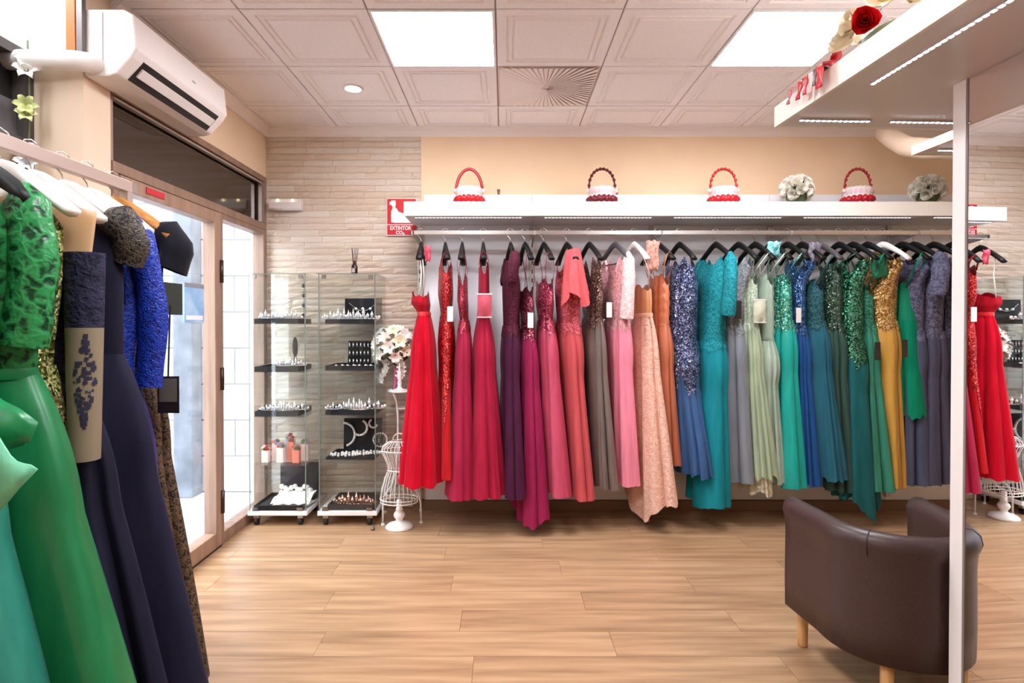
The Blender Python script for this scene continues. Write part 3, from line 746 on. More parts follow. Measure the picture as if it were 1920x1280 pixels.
rackgown(1232, 16, (1220, 1258), (1222, 1258), (1226, 1272), (520, 560, 610, 885), 'rust satin gown with twisted ruched bodice', 'black hanger with pink tissue carrying the rust satin gown',
         mats=[Fb('#C87450', 'satin'), Fb('#BC6C4C', 'satin')], ruche=.006, pleats=7, amp=.022)
rackgown(1273, 12, (1250, 1312), (1254, 1310), (1262, 1342), (478, 540, 640, 900), 'slate blue tulle mermaid gown covered in dark blue sequins', 'black hanger carrying the blue sequinned mermaid gown',
         mats=[Sq('#2C3C68', '#A8B4D8', 140), Fb('#466A9C', 'tulle')], style='shoulder', vneck=.13, vback=.11, bodice_to=.34, mermaid=.25, pleats=10, amp=.022, ragged=.01)
rackgown(1341, 12, (1306, 1366), (1310, 1362), (1300, 1362), (485, 540, 640, 958), 'teal gown with scrolling lace jacket and elbow sleeves', 'black hanger carrying the teal lace-jacket gown',
         mats=[lace('#0A6A74', '#1C97A0', 70), Fb('#0A8C98', 'chiffon'), lace('#0A6A74', '#1C97A0', 70)], style='shoulder', vneck=.12, sleeve=(.40, .05, .06, .02), pleats=6, amp=.028, train=.03, train_dir=-1.5)
rackgown(1383, 14, (1352, 1396), (1358, 1394), (1358, 1406), (520, 560, 610, 918), 'silver grey chiffon gown with sheer grey shoulders', 'black hanger carrying the silver grey gown', hgroup=HG,
         mats=[lace('#70747A', '#9CA0A4', 60), Fb('#8E949E', 'chiffon')], style='shoulder', vneck=.2, tags=[(580, 'black', -.03)], pleats=6, amp=.026)
rackgown(1414, 14, (1384, 1424), (1388, 1424), (1388, 1460), (520, 555, 605, 905), 'pale sage tulle gown with a bagged shawl on its bodice', 'black hanger carrying the pale sage tulle gown', hgroup=HG,
         mats=[lace('#A8BCA4', '#CAD6C0', 60), Fb('#BCCBAC', 'tulle')], tags=[(582, 'bag', .01)], bagmat=bag_green, pleats=11, amp=.018, ragged=.012, lining=(lace('#C8C0A4', '#E2DCC4', 40), .12))
rackgown(1445, 12, (1416, 1454), (1420, 1456), (1424, 1472), (520, 560, 640, 918), 'grey-green satin gown with ruched swag hip', 'black hanger with turquoise tissue carrying the grey-green satin gown',
         mats=[Fb('#A4B8A6', 'satin'), Fb('#A9BBA9', 'satin')], ruche=.008, hip=.03, pleats=7, amp=.022)
rackgown(1474, 14, (1450, 1488), (1454, 1490), (1454, 1508), (520, 555, 600, 928), 'vivid turquoise satin gown with sequinned bodice', 'black hanger carrying the vivid turquoise gown',
         mats=[Sq('#1C9C84', '#A0E8CC'), Fb('#04A89C', 'satin')], tags=[(590, 'white', .06)], pleats=8, amp=.024)
rackgown(1502, 14, (1482, 1514), (1486, 1516), (1490, 1540), (480, 545, 610, 925), 'royal blue chiffon gown with beaded halter bodice', 'black hanger carrying the royal blue halter gown',
         mats=[Sq('#144478', '#6090C8'), Fb('#1C5494', 'chiffon')], style='shoulder', vneck=.14, bodice_to=.06, pleats=9, amp=.02)
rackgown(1533, 14, (1510, 1548), (1514, 1550), (1518, 1590), (530, 560, 600, 912), 'petrol blue tulle gown with dark lace bodice', 'grey hanger carrying the petrol blue tulle gown', hmat=M_hgrey,
         mats=[lace('#143C40', '#2C6068', 60), Fb('#2E6C80', 'tulle')], pleats=10, amp=.02, ragged=.01)
rackgown(1571, 12, (1542, 1582), (1550, 1584), (1560, 1604), (500, 545, 605, 938), 'dark moss green gown with beaded bodice', 'black hanger carrying the dark moss green gown', hgroup=HG,
         mats=[Sq('#1C3C30', '#688870'), Fb('#38584E', 'chiffon')], pleats=7, amp=.024)
rackgown(1597, 14, (1576, 1622), (1580, 1624), (1586, 1648), (480, 545, 640, 955), 'deep green-blue gown with emerald sequin cascade and long train', 'black hanger carrying the emerald sequin gown', hgroup=HG,
         mats=[Sq('#0C4A34', '#60C898', 120), Fb('#17666A', 'chiffon')], style='shoulder', vneck=.2, bodice_to=.13, pleats=8, amp=.028, train=.14, train_dir=.2, train_w=1.0, ragged=.012)
rackgown(1624, 12, (1612, 1644), (1616, 1646), (1622, 1682), (540, 570, 605, 935), 'soft jade green chiffon gown with dark tag', 'black hanger carrying the jade green gown',
         mats=[lace('#1C5C48', '#3C8468', 60), Fb('#3C8E74', 'chiffon')], tags=[(660, 'black', -.02)], pleats=7, amp=.024)
rackgown(1653, 16, (1634, 1686), (1640, 1686), (1644, 1696), (480, 545, 600, 930), 'gold gown with gold sequinned bodice and dark tag', 'white hanger carrying the gold sequinned gown', hmat=M_hwhite,
         mats=[Sq('#A87428', '#FFE0A0', 130), Fb('#C89840', 'satin')], style='shoulder', vneck=.16, vback=.02, tags=[(655, 'black', .03)], pleats=8, amp=.026)
rackgown(1690, 14, (1686, 1722), (1684, 1728), (1688, 1740), (535, 560, 600, 790), 'short emerald chiffon cape dress beside the gold gown', 'black hanger carrying the emerald cape dress',
         mats=[Fb('#0C8C68', 'chiffon'), Fb('#06946E', 'tulle')], hip=0, pleats=8, amp=.02, ragged=.012, train=.04, train_dir=2.2)
rackgown(1711, 14, (1696, 1738), (1700, 1738), (1700, 1744), (478, 540, 620, 925), 'slate grey gown with lace top and one elbow sleeve showing', 'black hanger carrying the slate gown with elbow sleeve',
         mats=[lace('#4C4C64', '#70708A', 55), Fb('#52566E', 'chiffon')], style='shoulder', vneck=.12, sleeve=(.26, .055, .06, .02), pleats=6, amp=.028)
rackgown(1748, 14, (1732, 1776), (1734, 1774), (1732, 1782), (478, 540, 620, 922), 'slate violet gown with feathery lace top beside the mirror edge', 'black hanger carrying the feathery slate violet gown',
         mats=[lace('#484458', '#6C687E', 55), Fb('#524F64', 'chiffon')], style='shoulder', vneck=.12, sleeve=(.30, .055, .06, .01), pleats=6, amp=.028)
rackgown(1784, 14, (1768, 1806), (1770, 1806), (1770, 1815), (500, 545, 620, 915), 'dark slate gown half hidden behind the mirror edge', 'black hanger half hidden behind the mirror edge',
         mats=[lace('#2C2C3C', '#4A4A5C', 55), Fb('#2A2C3C', 'chiffon')], style='shoulder', pleats=6, amp=.026)
# tissue scraps on hangers, green shawl
def tissue(px, py, wd, ht, mat, label):
    x = pxX(px, RAILY-.10); z = pyZ(py, RAILY-.10); rows = []
    for i in range(8):
        rows.append([(x-wd/2+wd*k/8+.006*math.sin(i*1.3+k), RAILY-.10-.03*math.sin(PI*k/8)*math.cos(i*.2)+.006*math.sin(k*2.1+i), z+ht/2-ht*i/7+.006*math.sin(k*1.7)) for k in range(9)])
    o = MB().grid(rows).build('tissue_wrap', mat, None, True); m = o.modifiers.new('s', 'SOLIDIFY'); m.thickness = .004
    return tag(o, label, 'tissue')
tissue(802, 476, .035, .10, Fb('#E05068', 'satin'), 'pink ribbon scrap on the first hanger of the rack')
tissue(1223, 480, .085, .20, lace('#C08878', '#DCA898', 40), 'pinkish tissue folded over the hanger of the rust gown')
tissue(1450, 468, .085, .10, lace('#58B8BC', '#A0DCDC', 40), 'turquoise tissue tied on a hanger above the sage gowns')
tissue(1527, 474, .08, .13, lace('#6A6470', '#8A8490', 40), 'grey tissue wrapped round the hanger of the petrol gown')
tissue(1648, 500, .11, .15, Fb('#147A58', 'satin'), 'green shawl draped over the white hanger of the gold gown')

# ------------------------------------------------------------------ baskets and bouquets on the rack shelf
def ruffle(mb, r, z0, z1, am, n, seg=64):
    rows = []
    for i in range(4):
        tt = i/3; z = z0+(z1-z0)*tt; rows.append([((r+am*math.sin(tt*PI*.9+.3)*(1+.5*math.cos(n*2*PI*k/seg)))*math.cos(2*PI*k/seg), (r+am*math.sin(tt*PI*.9+.3)*(1+.5*math.cos(n*2*PI*k/seg)))*math.sin(2*PI*k/seg), z+.004*math.cos(n*2*PI*k/seg)) for k in range(seg)])
    mb.grid(rows, True); return mb
SHZ = 2.15
def basket(px, red, hand, label, beads=True, lean=0):
    t = thing('flower_girl_basket', label, 'basket', (pxX(px, 4.08), 4.08, SHZ), 0, 'ruffled baskets on the shelf')
    MB().lathe([(.075, 0), (.09, .08), (.092, .19), (.086, .2), (.082, .18), (.07, .02)], 32).build('bowl', plain('#F0E2DE', .8), t, True)
    ruffle(MB(), .088, .09, .14, .018, 16).build('ruffle', Fb(red, 'satin'), t, True)
    ruffle(MB(), .086, .14, .20, .010, 20).build('lace_trim', Fb('#F2DCDC', 'tulle'), t, True)
    pts = []
    for k in range(25):
        a = PI*k/24; pts.append((-.092*math.cos(a)*(1-.12*lean*math.sin(a)), 0, .19+.145*math.sin(a)**(.8)))
    h = MB().tube(pts, .006 if beads else .011, 8).build('handle', Fb(hand, 'satin'), t, True)
    if beads:
        mb = MB()
        for k in range(1, 24, 1): p = pts[k]; mb.sphere((p[0], p[1]-.006*(k % 2), p[2]), .0125 if k % 2 else .0075, 6, 4)
        mb.build('bead_string', plain(hand, .35), h, True)
    for s in (-1, 1): MB().sphere((s*.098, -.01, .18), .016).build('bow', Fb('#F0D8D4', 'satin'), t, True)
    return t
basket(880, '#D01420', '#B8202C', 'white basket with red ruffle and plain ribbon handle', False, 1.5)
basket(1128, '#701020', '#5A1418', 'white basket with maroon ruffle and dark beaded handle')
basket(1355, '#C41424', '#C83028', 'white basket with red ruffle above the teal dresses')
basket(1606, '#B01024', '#A01C20', 'white basket with red ruffle between two white bouquets')
def rose_mesh(seed=0, seg=12):
    r = random.Random(seed); mb = MB()
    for j, (r0, r1, z1) in enumerate(((.30, .98, .34), (.26, .72, .55), (.2, .48, .68), (.12, .26, .72))):
        rows = []
        for i in range(4):
            tt = i/3; rad = r0+(r1-r0)*math.sin(tt*PI/2); rows.append([((rad*(1+.10*math.cos(3*2*PI*k/seg+j*1.1)*tt))*math.cos(2*PI*k/seg), (rad*(1+.10*math.cos(3*2*PI*k/seg+j*1.1)*tt))*math.sin(2*PI*k/seg), -.35+(z1+.35)*tt+.07*tt*math.cos(5*2*PI*k/seg+j)) for k in range(seg)])
        mb.grid(rows, True)
    mb.f.append(tuple(range(seg)))
    return mb
ROSE = {}
def rose(parent, p, direction, size, mat, name='rose'):
    k = mat.name
    if k not in ROSE:
        me = rose_mesh(1).mesh('rose', True); me.materials.append(mat); ROSE[k] = me
    q = Vector(direction).to_track_quat('Z', 'Y').to_euler()
    o = inst(name, ROSE[k], parent, p, q, (size, size, size)); return o
M_ivory = plain('#FBF6EA', .7); M_leaf2 = plain('#5E6B4A', .6)
def bouquet(px, label, mat=M_ivory):
    t = thing('rose_bouquet', label, 'bouquet', (pxX(px, 4.08), 4.08, SHZ), 0, 'white bouquets on the shelf')
    MB().lathe([(.02, 0), (.03, .08), (.065, .12), (.075, .2), (.05, .25), (.01, .265)], 16).build('foliage', M_leaf2, t, True)
    for k in range(22):
        ph = math.acos(1-1.55*(k+.5)/22); th = k*2.39996
        d = (math.sin(ph)*math.cos(th), math.sin(ph)*math.sin(th), math.cos(ph))
        rose(t, (d[0]*.088, d[1]*.088, .185+d[2]*.085), d, .042, mat)
    return t
bouquet(1492, 'round bouquet of ivory roses between two red baskets'); bouquet(1737, 'round bouquet of ivory roses near the mirror edge')

# ------------------------------------------------------------------ mirror units with canopy
TH = .045
def mirror_unit(label, loc):
    t = thing('mirror_unit', label, 'mirror', loc, TH)
    MB().box(.004, -.90, 0, .045, .0, 2.206).build('board', M_fascia, t)
    m, nt, out = newmat('mirror_silver'); n = P(nt, Base_Color=(.93, .94, .94, 1), Metallic=1.0, Roughness=.0); nt.links.new(n.outputs[0], out.inputs[0])
    MB().box(-.001, -.84, .03, .0035, -.052, 2.204).build('mirror_glass', m, t)
    MB().box(-.004, -.052, .0, .048, 0, 2.206).build('edge_trim', plain('#F4F0EE', .4), t, bevel=.002)
    MB().box(-.003, -.060, .0, .004, -.052, 2.206).build('shadow_gap', plain('#8A7E7C', .5), t)
    MB().box(-.004, -.90, .0, .048, -.84, 2.206).build('edge_trim', plain('#F4F0EE', .4), t, bevel=.002)
    z0, z1 = 2.206, 2.288
    MB().box(-.38, -1.58, z0, .38, .42, z0+.03).build('canopy_board', plain('#E6DFDA', .3), t)
    for (ya, yb) in ((-.9, .15), (.1515, .437), (-1.6, -.9015)):
        MB().box(-.396, ya, z0-.001, -.381, yb, z1).build('fascia', M_fascia, t, bevel=.001)
        MB().box(.381, ya, z0-.001, .396, yb, z1).build('fascia', M_fascia, t, bevel=.001)
    for (xa, xb) in ((-.38, -.001), (.001, .38)): MB().box(xa, .421, z0-.001, xb, .437, z1).build('fascia', M_fascia, t, bevel=.001)
    def led(a, b):
        l = MB().box(a[0], a[1], z0-.008, b[0], b[1], z0).build('led_strip', plain('#C9C4C8', .4), t)
        mb = MB(); lx, ly = b[0]-a[0], b[1]-a[1]; L = max(lx, ly); n_ = int(L/.022)
        for k in range(n_):
            q = L*(k+.2)/n_
            if lx > ly: mb.box(a[0]+q, a[1]+.003, z0-.0095, a[0]+q+.012, b[1]-.003, z0-.008)
            else: mb.box(a[0]+.003, a[1]+q, z0-.0095, b[0]-.003, a[1]+q+.012, z0-.008)
        mb.build('diode_row', emit('#F2F3FF', 14, False), l)
    led((-.305, -.95), (-.290, -.01)); led((.290, -.95), (.305, -.01))
    led((-.35, .325), (-.06, .340)); led((.02, .325), (.32, .340))
    return t
MU = (1.53, 1.966, 0)
mu = mirror_unit('tall mirror with white edge under the lit overhead canopy', MU)
mu2 = copy_tree(mu); mu2.location = (MU[0]+.845, MU[1]+.395, 0); mu2['label'] = 'second canopy whose far corner shows behind the first one'
for ch in mu2.children:
    if ch.name.startswith('fascia'):
        ch.data = ch.data.copy(); ch.data.materials[0] = M_beige  # duller beige on the copied fascia puts its shade into the colour
        for v_ in ch.data.vertices: v_.co.z = 2.205+(v_.co.z-2.205)*.5
o = MB().tube([(pxX(1655, 4.0), 4.0, pyZ(248, 4.0)), (pxX(1672, 3.9), 3.9, pyZ(262, 3.9)), (pxX(1698, 3.7), 3.7, pyZ(276, 3.7)), (pxX(1735, 3.5), 3.5, pyZ(280, 3.5)), (pxX(1900, 3.3), 3.3, pyZ(280, 3.3))], .062, 16).build('ceiling_duct', M_beige, None, True)
tag(o, 'rounded beige duct below the ceiling behind the canopy', 'duct')
# flowers and ribbon on the canopy
t = thing('flower_arrangement', 'red rose and cream flower arrangement lying on the canopy edge', 'flowers', (1.215, 1.83, 2.236))
M_rred = plain('#D01018', .5); M_cream2 = plain('#F4E8CC', .7); M_yel = plain('#F4E48C', .7); M_dred = plain('#A81420', .5)
MB().lathe([(.05, 0), (.07, .03), (.06, .08), (.01, .11)], 16, (0, 0), 1, 1.8).build('foliage', M_leaf2, t, True)
for p, d, s_, m_ in (((-.075, .0, .118), (-.45, -.85, -.22), .042, M_rred), ((-.06, -.10, .15), (-.5, -.6, .5), .05, M_yel), ((-.08, .10, .10), (-.7, -.3, .5), .05, M_cream2), ((-.02, .02, .19), (0, -.3, 1), .045, M_cream2),
                     ((-.05, -.02, .215), (-.3, -.3, 1), .026, M_dred), ((-.05, .19, .09), (-.8, .2, .4), .03, M_dred), ((-.06, .24, .05), (-.8, .2, .4), .03, M_dred), ((-.03, -.17, .10), (-.4, -.7, .4), .04, M_cream2), ((-.08, .055, .14), (-.8, -.4, .2), .045, M_cream2), ((.0, .15, .14), (-.2, .2, 1), .045, M_cream2)):
    rose(t, p, d, s_, m_)
def ribbon_strip(mb, x0, z0, y0, y1, L, sway):
    rows = []
    for i in range(10):
        tt = i/9; zz = z0+.012*math.sin(min(1, tt*4)*PI) - L*max(0, tt-.25)/.75; xx = x0+.05-.066*smooth(tt*4)
        rows.append([(xx-.004*math.sin(k*2+i), y0+(y1-y0)*k/3+sway*tt, zz) for k in range(4)])
    mb.grid(rows); return mb
t = thing('ribbon_bow', 'red and white ribbon tails hanging over the canopy edge', 'ribbon', (1.112, 2.05, 2.288))
for y0, y1, L, sw, m_ in ((.0, .03, .07, .01, Fb('#E8C4C4', 'satin')), (.035, .055, .06, .015, Fb('#D02830', 'satin')), (.07, .10, .06, .02, Fb('#C81824', 'satin')), (-.06, -.02, .075, 0, Fb('#D83038', 'satin')), (.15, .17, .05, .02, Fb('#B85860', 'satin')), (-.015, .0, .055, .0, Fb('#6A5A5A', 'satin'))):
    ob = ribbon_strip(MB(), 0, .004, y0, y1, L, sw).build('tail', m_, t, True); md = ob.modifiers.new('s', 'SOLIDIFY'); md.thickness = .0015
t = thing('wicker_basket', 'light brown wicker basket on top of the canopy', 'basket', (1.25, 1.56, 2.236))
MB().lathe([(.06, 0), (.075, .09), (.08, .10), (.07, .095), (.055, .01)], 24).build('bowl', mottled('wicker', '#A87840', '#D0A468', 60, .7, .4), t, True)
MB().tube([(-.075*math.cos(PI*k/12), 0, .095+.10*math.sin(PI*k/12)) for k in range(13)], .007, 8).build('handle', mottled('wicker2', '#A87840', '#D0A468', 60, .7, .4), t, True)

# ------------------------------------------------------------------ tub chair
t = thing('tub_chair', 'dark brown leather tub chair with round wooden legs beside the mirror', 'chair', (1.53, 2.26, 0))
M_leather = mottled('brown_leather', '#40302E', '#4A3836', 160, .36, .10)
path = []
hw, fr, rad_ = .268, .245, .24
for k in range(5): path.append((-hw-.0+.028*(k/5.0), fr-(fr+.02)*k/5.0))
N = 18
for k in range(N+1):
    a = PI+PI*k/N; path.append((.245*math.cos(a)*1.0, -.02+.215*math.sin(a)))
for k in range(4, -1, -1): path.append((hw-.028*(k/5.0), fr-(fr+.02)*k/5.0))
sec = [(.036, .175), (.038, .30), (.036, .50), (.040, .56), (.050, .592), (.044, .622), (.022, .640), (-.004, .642), (-.030, .628), (-.042, .60), (-.036, .56), (-.034, .40), (-.034, .20), (-.02, .175)]
rows = []
for i, p in enumerate(path):
    a = path[max(0, i-1)]; b = path[min(len(path)-1, i+1)]; tx, ty = b[0]-a[0], b[1]-a[1]; L = math.hypot(tx, ty); nx, ny = ty/L, -tx/L
    if nx*p[0]+ny*(p[1]-.0) < 0: nx, ny = -nx, -ny
    rows.append([(p[0]+nx*o_, p[1]+ny*o_, z_) for o_, z_ in sec])
mb = MB().grid(rows, True); ns = len(sec); mb.f.append(tuple(range(ns))); mb.f.append(tuple(reversed(range((len(rows)-1)*ns, len(rows)*ns))))
shell = mb.build('shell', M_leather, t, True)
for i in (9, 19): 
    ring_ = [(q[0], q[1], q[2]) for q in rows[i]]
    MB().tube([q for q in ring_ if q[2] > .555], .0024, 6).build('seam', plain('#2C1F1D', .5), shell, True)
cush = MB(); rr_ = []
for z_, sc_ in ((.20, .96), (.38, 1.0), (.42, .97), (.435, .86), (.438, .2)):
    rr_.append([((.232 if abs(math.cos(q)) else 0)*sc_*math.copysign(abs(math.cos(q))**.55, math.cos(q)), .02+.225*sc_*math.copysign(abs(math.sin(q))**(.55 if math.sin(q) > 0 else .9), math.sin(q)), z_) for q in [2*PI*k/32 for k in range(32)]])
cush.grid(rr_, True); cush.f.append(tuple(range(32))); cush.f.append(tuple(reversed(range(4*32, 5*32))))
cush.build('seat_cushion', M_leather, t, True)
M_legw = mottled('beech', '#C48E56', '#DBA96E', 14, .45, 0, (6, 6, .6))
for x, y in ((-.235, .225), (.235, .225), (-.145, -.19), (.145, -.19)):
    MB().lathe([(.019, 0), (.021, .01), (.023, .185)], 18, (x, y)).build('leg', M_legw, t, True)

# ------------------------------------------------------------------ glass display cabinets
M_cglass = glass('cabinet_glass', (.984, .993, .989), .8)
M_velvet = plain('#17161A', .85); M_silver = plain('#E8E6E6', .15, .9); M_cryst = plain('#F6F4F4', .12, .25); M_pearl = plain('#F3ECE4', .25, 0, .8); M_rosegold = plain('#E2B8A4', .2, .8)
def cabinet(label, xa, which):
    CW, D = .385, .37; yf = 3.955; top = pyZ(514, yf)
    t = thing('glass_cabinet', label, 'cabinet', (xa, yf, 0), 0, 'glass display cabinets')
    MB().box(-.012, -.012, .075, CW+.012, D+.005, .105).build('base', plain('#ECE8E6', .4), t, bevel=.003)
    for nm, q in (('front_pane', (0, 0, .106, CW, .004, top)), ('side_pane', (0, .005, .106, .004, D, top)), ('side_pane', (CW-.004, .005, .106, CW, D, top)), ('back_pane', (0.005, D-.004, .106, CW-.005, D, top)), ('top_pane', (-.012, -.012, top, CW+.012, D, top+.005))):
        MB().box(*q).build(nm, M_cglass, t)
    M_edge = plain('#6E7A74', .2, 0, .8)
    for x in (0, CW):
        MB().box(x-.003, -.003, .106, x+.003, .002, top).build('pane_edge', M_edge, t)
    MB().box(-.013, -.0135, top, CW+.013, -.012, top+.005).build('pane_edge', M_edge, t)
    for x in (.02, CW-.045): MB().box(x, -.006, top-.03, x+.028, .01, top-.004).build('clip', plain('#8C8884', .25, .9), t)
    MB().box(.02, -.008, .107, .06, .008, .13).build('clip', plain('#8C8884', .25, .9), t); MB().box(CW-.06, -.008, .107, CW-.02, .008, .13).build('clip', plain('#8C8884', .25, .9), t)
    for x in (.035, CW-.045):
        for y in (.03, D-.04):
            c = MB().box(x-.018, y-.012, .045, x+.018, y+.02, .075).build('caster', plain('#B9B5B2', .3, .7), t)
            MB().tube([(x-.012, y, .026), (x+.012, y, .026)], .026, 16).build('wheel', M_dark, c, True)
    zs = [pyZ(y_, yf+.02) for y_ in which]
    for z_ in zs: MB().box(.006, .008, z_-.005, CW-.006, D-.008, z_).build('shelf_pane', M_cglass, t)
    return t, zs
XL, XRc = pxX(467, 3.955), pxX(598, 3.955)
SL = (607, 697, 781, 872); SR = (607, 694, 778, 862)
cl, zl = cabinet('left glass cabinet on casters, nearest the shop door', XL, SL)
cr, zr = cabinet('right glass cabinet on casters, beside the flower stand', XRc, SR)
def tray(x, y, z, w_, d_, h_, label):
    t = MB(); t.box(-w_/2, -d_/2, 0, w_/2, d_/2, h_*.6)
    for q in ((-w_/2, -d_/2, w_/2, -d_/2+.01), (-w_/2, d_/2-.01, w_/2, d_/2), (-w_/2, -d_/2+.01, -w_/2+.01, d_/2-.01), (w_/2-.01, -d_/2+.01, w_/2, d_/2-.01)): t.box(q[0], q[1], h_*.6, q[2], q[3], h_)
    return tag(t.build('velvet_tray', M_velvet, None, loc=(x, y, z)), label, 'tray')
def tiara_mesh(n=9, W=.07, H=.045, seed=0):
    mb = MB(); r = random.Random(seed); pts = []
    for k in range(21):
        a = PI*(.08+.84*k/20); pts.append((W*math.cos(a), -W*.75*math.sin(a), .003))
    mb.tube(pts, .0028, 5)
    for k in range(n):
        s = k/(n-1); a = PI*(.1+.8*s); h = H*(.35+.65*math.sin(PI*s)**1.5)*(1.15 if k % 2 == 0 else .7)
        x, y = W*math.cos(a), -W*.75*math.sin(a)
        mb.tube([(x, y, .002), (x*1.02, y*1.02, h*.55), (x*1.04, y*1.04, h)], [.005, .0065, .001], 5)
        mb.sphere((x*1.03, y*1.03, h*.6), .008, 6, 4)
        mb.sphere((x*1.0, y*1.0, .012), .006, 5, 3)
    return mb
def order(k, n): return 'leftmost' if k == 0 else ('rightmost' if k == n-1 else ('middle' if n == 3 else ('second', 'third', 'fourth', 'fifth', 'sixth')[k-1]+' from left'))
TI = []
for i in range(3):
    me = tiara_mesh(9+2*i, .062+.006*i, .045+.008*i, i).mesh('tiara', True); TI.append(me)
def tiaras(cab, base, zz, spots, mat, label, group):
    for k, (x, y, s) in enumerate(spots):
        s *= 1.45; me = TI[k % 3]
        key = ('ti', k % 3, mat.name)
        if key not in _cache: m2 = me.copy(); m2.materials.append(mat); _cache[key] = m2
        o = inst('tiara', _cache[key], None, (base+x, 3.955+y, zz), (0, 0, R.uniform(-.3, .3)), (s, s, s)); tag(o, order(k, len(spots))+' '+label, 'tiara', group)
def board(x, y, z, w_, h_, tilt, label, deco, name='jewellery_board'):
    t = thing(name, label, 'display', (x, y, z))
    o = MB().box(-w_/2, -.006, 0, w_/2, .006, h_).build('panel', M_velvet, t); o.rotation_euler = (-tilt, 0, 0)
    deco(t, w_, h_); return t
def bead_chain(mb, pts, r):
    for p in pts: mb.sphere(p, r, 6, 4)
    return mb
# right cabinet
th = .032
for i, z_ in enumerate(zr):
    tray(XRc+.205, 4.12, z_, .34, .28, th if i < 3 else .014, 'black velvet tray on the %s shelf of the right glass cabinet' % ('top', 'second', 'third', 'fourth')[i])
tiaras(cr, XRc, zr[0]+th, [(.07, .10, .8), (.15, .12, .9), (.22, .10, .75), (.31, .13, 1.05)], M_cryst, 'crystal tiara on the top tray of the right glass cabinet', 'tiaras on the top right tray')
tiaras(cr, XRc, zr[2]+th, [(.08, .10, .7), (.17, .12, .7), (.25, .10, .9), (.33, .14, 1.1)], M_cryst, 'crystal tiara on the third tray of the right glass cabinet', 'tiaras on the third right tray')
def neck_deco(t, w_, h_):
    mb = MB(); bead_chain(mb, [(-w_*.36+w_*.72*k/22, -.012, h_*.80-.055*math.sin(PI*k/22)) for k in range(23)], .004)
    mb.build('necklace', M_silver, t, True)
    for x in (-.05, 0, .055): MB().sphere((x, -.014, h_*.58), .012).build('pendant', M_cryst, t, True)
board(XRc+.235, 4.24, zr[0]+.002, .27, .155+.03, .05, 'black board with crystal necklace on the top shelf of right cabinet', neck_deco)
def ear_deco(t, w_, h_):
    for r_ in range(3):
        for k in range(6):
            x = -w_*.4+w_*.8*k/5; MB().tube([(x, -.010, h_*(.95-.32*r_)), (x, -.012, h_*(.95-.32*r_)-.035)], [.004, .0065], 6).build('earring', M_silver, t, True)
board(XRc+.225, 4.16, zr[1]+.012, .165, .185, .12, 'black earring card with three silver rows on second shelf', ear_deco, 'earring_card')
tg = 'silver brooches on the second right tray'
for k in range(7):
    o = MB().sphere((0, 0, .008), .012, 8, 5).sphere((.014, 0, .006), .007, 6, 4).build('brooch', M_silver, None, True, loc=(XRc+.10+.04*k, 4.02+.012*(k % 2), zr[1]+th*.62)); tag(o, order(k, 7)+' silver brooch along the second tray of the right glass cabinet', 'brooch', tg)
def pearl_deco(t, w_, h_):
    def arc(cx, cz, r, a0, a1, n, rad, y=-.016): return [(cx+r*math.cos(a0+(a1-a0)*k/n), y, cz+r*math.sin(a0+(a1-a0)*k/n)) for k in range(n+1)]
    for (cx, cz, r, a0, a1, n, rad) in ((-.14, .12, .085, -1.2, 1.5, 16, .010), (-.02, .17, .055, -2.2, 1.0, 12, .010), (.13, .08, .05, 0, 6.0, 20, .007), (.08, .20, .03, 2.2, 5.8, 9, .008)):
        bead_chain(MB(), arc(cx, cz, r, a0, a1, n, rad), rad).build('pearl_strand', M_pearl, t, True)
board(XRc+.235, 4.22, zr[3]+.01, .28, .235, .05, 'black board hung with pearl strands on fourth shelf of right cabinet', pearl_deco)
for k in range(3):
    o = bead_chain(MB(), [(.075*math.cos(q*.27)*1.3, .035*math.sin(q*.27), .008+.004*math.sin(q*3)) for q in range(23)], .010).build('pearl_bracelet', M_pearl, None, True, loc=(XRc+.15+.07*k, 4.05+.03*k, zr[3]+.012)); tag(o, order(k, 3)+' pearl bracelet lying on the fourth tray of the right glass cabinet', 'bracelet', 'pearl bracelets on the fourth tray')
tray(XRc+.215, 4.12, .1065, .33, .30, .035, 'black velvet tray at the bottom of the right glass cabinet')
tiaras(cr, XRc, .135, [(.13, .11, .7), (.22, .12, 1.1), (.31, .10, .7)], M_rosegold, 'rose gold tiara at the bottom of the right glass cabinet', 'rose gold tiaras')
# left cabinet
for i, z_ in enumerate(zl[:3]):
    tray(XL+.175, 4.12, z_, .30, .28, .036, 'black velvet tray on the %s shelf of the left glass cabinet' % ('top', 'second', 'third')[i])
tiaras(cl, XL, zl[0]+.036, [(.11, .10, .85), (.18, .13, .65), (.26, .11, .65)], M_cryst, 'crystal tiara on the top tray of the left glass cabinet', 'tiaras on the top left tray')
tiaras(cl, XL, zl[1]+.036, [(.22, .11, .8), (.28, .14, .8)], M_cryst, 'crystal tiara on the second tray of the left glass cabinet', 'tiaras on the second left tray')
tiaras(cl, XL, zl[2]+.036, [(.09, .10, .6), (.16, .12, .8), (.22, .10, .75), (.29, .13, .9)], M_cryst, 'crystal tiara on the third tray of the left glass cabinet', 'tiaras on the third left tray')
t = thing('ring_stand', 'black oval ring stand on the second shelf of the left glass cabinet', 'stand', (XL+.245, 4.15, zl[1]+.022))
MB().lathe([(.02, 0), (.012, .02), (.010, .08), (.018, .10), (.020, .15), (.014, .2), (.003, .215)], 14, (0, 0), 1, .5).build('post', M_black, t, True)
MB().lathe([(.032, 0), (.032, .006), (.01, .01)], 14).build('foot', M_black, t, True)
t = thing('earring_strip', 'hanging strip of dark square earrings in the left glass cabinet', 'earrings', (XL+.335, 4.07, zl[0]))
MB().tube([(0, 0, .04), (0, 0, .33)], .0015, 5).build('cord', M_dark, t)
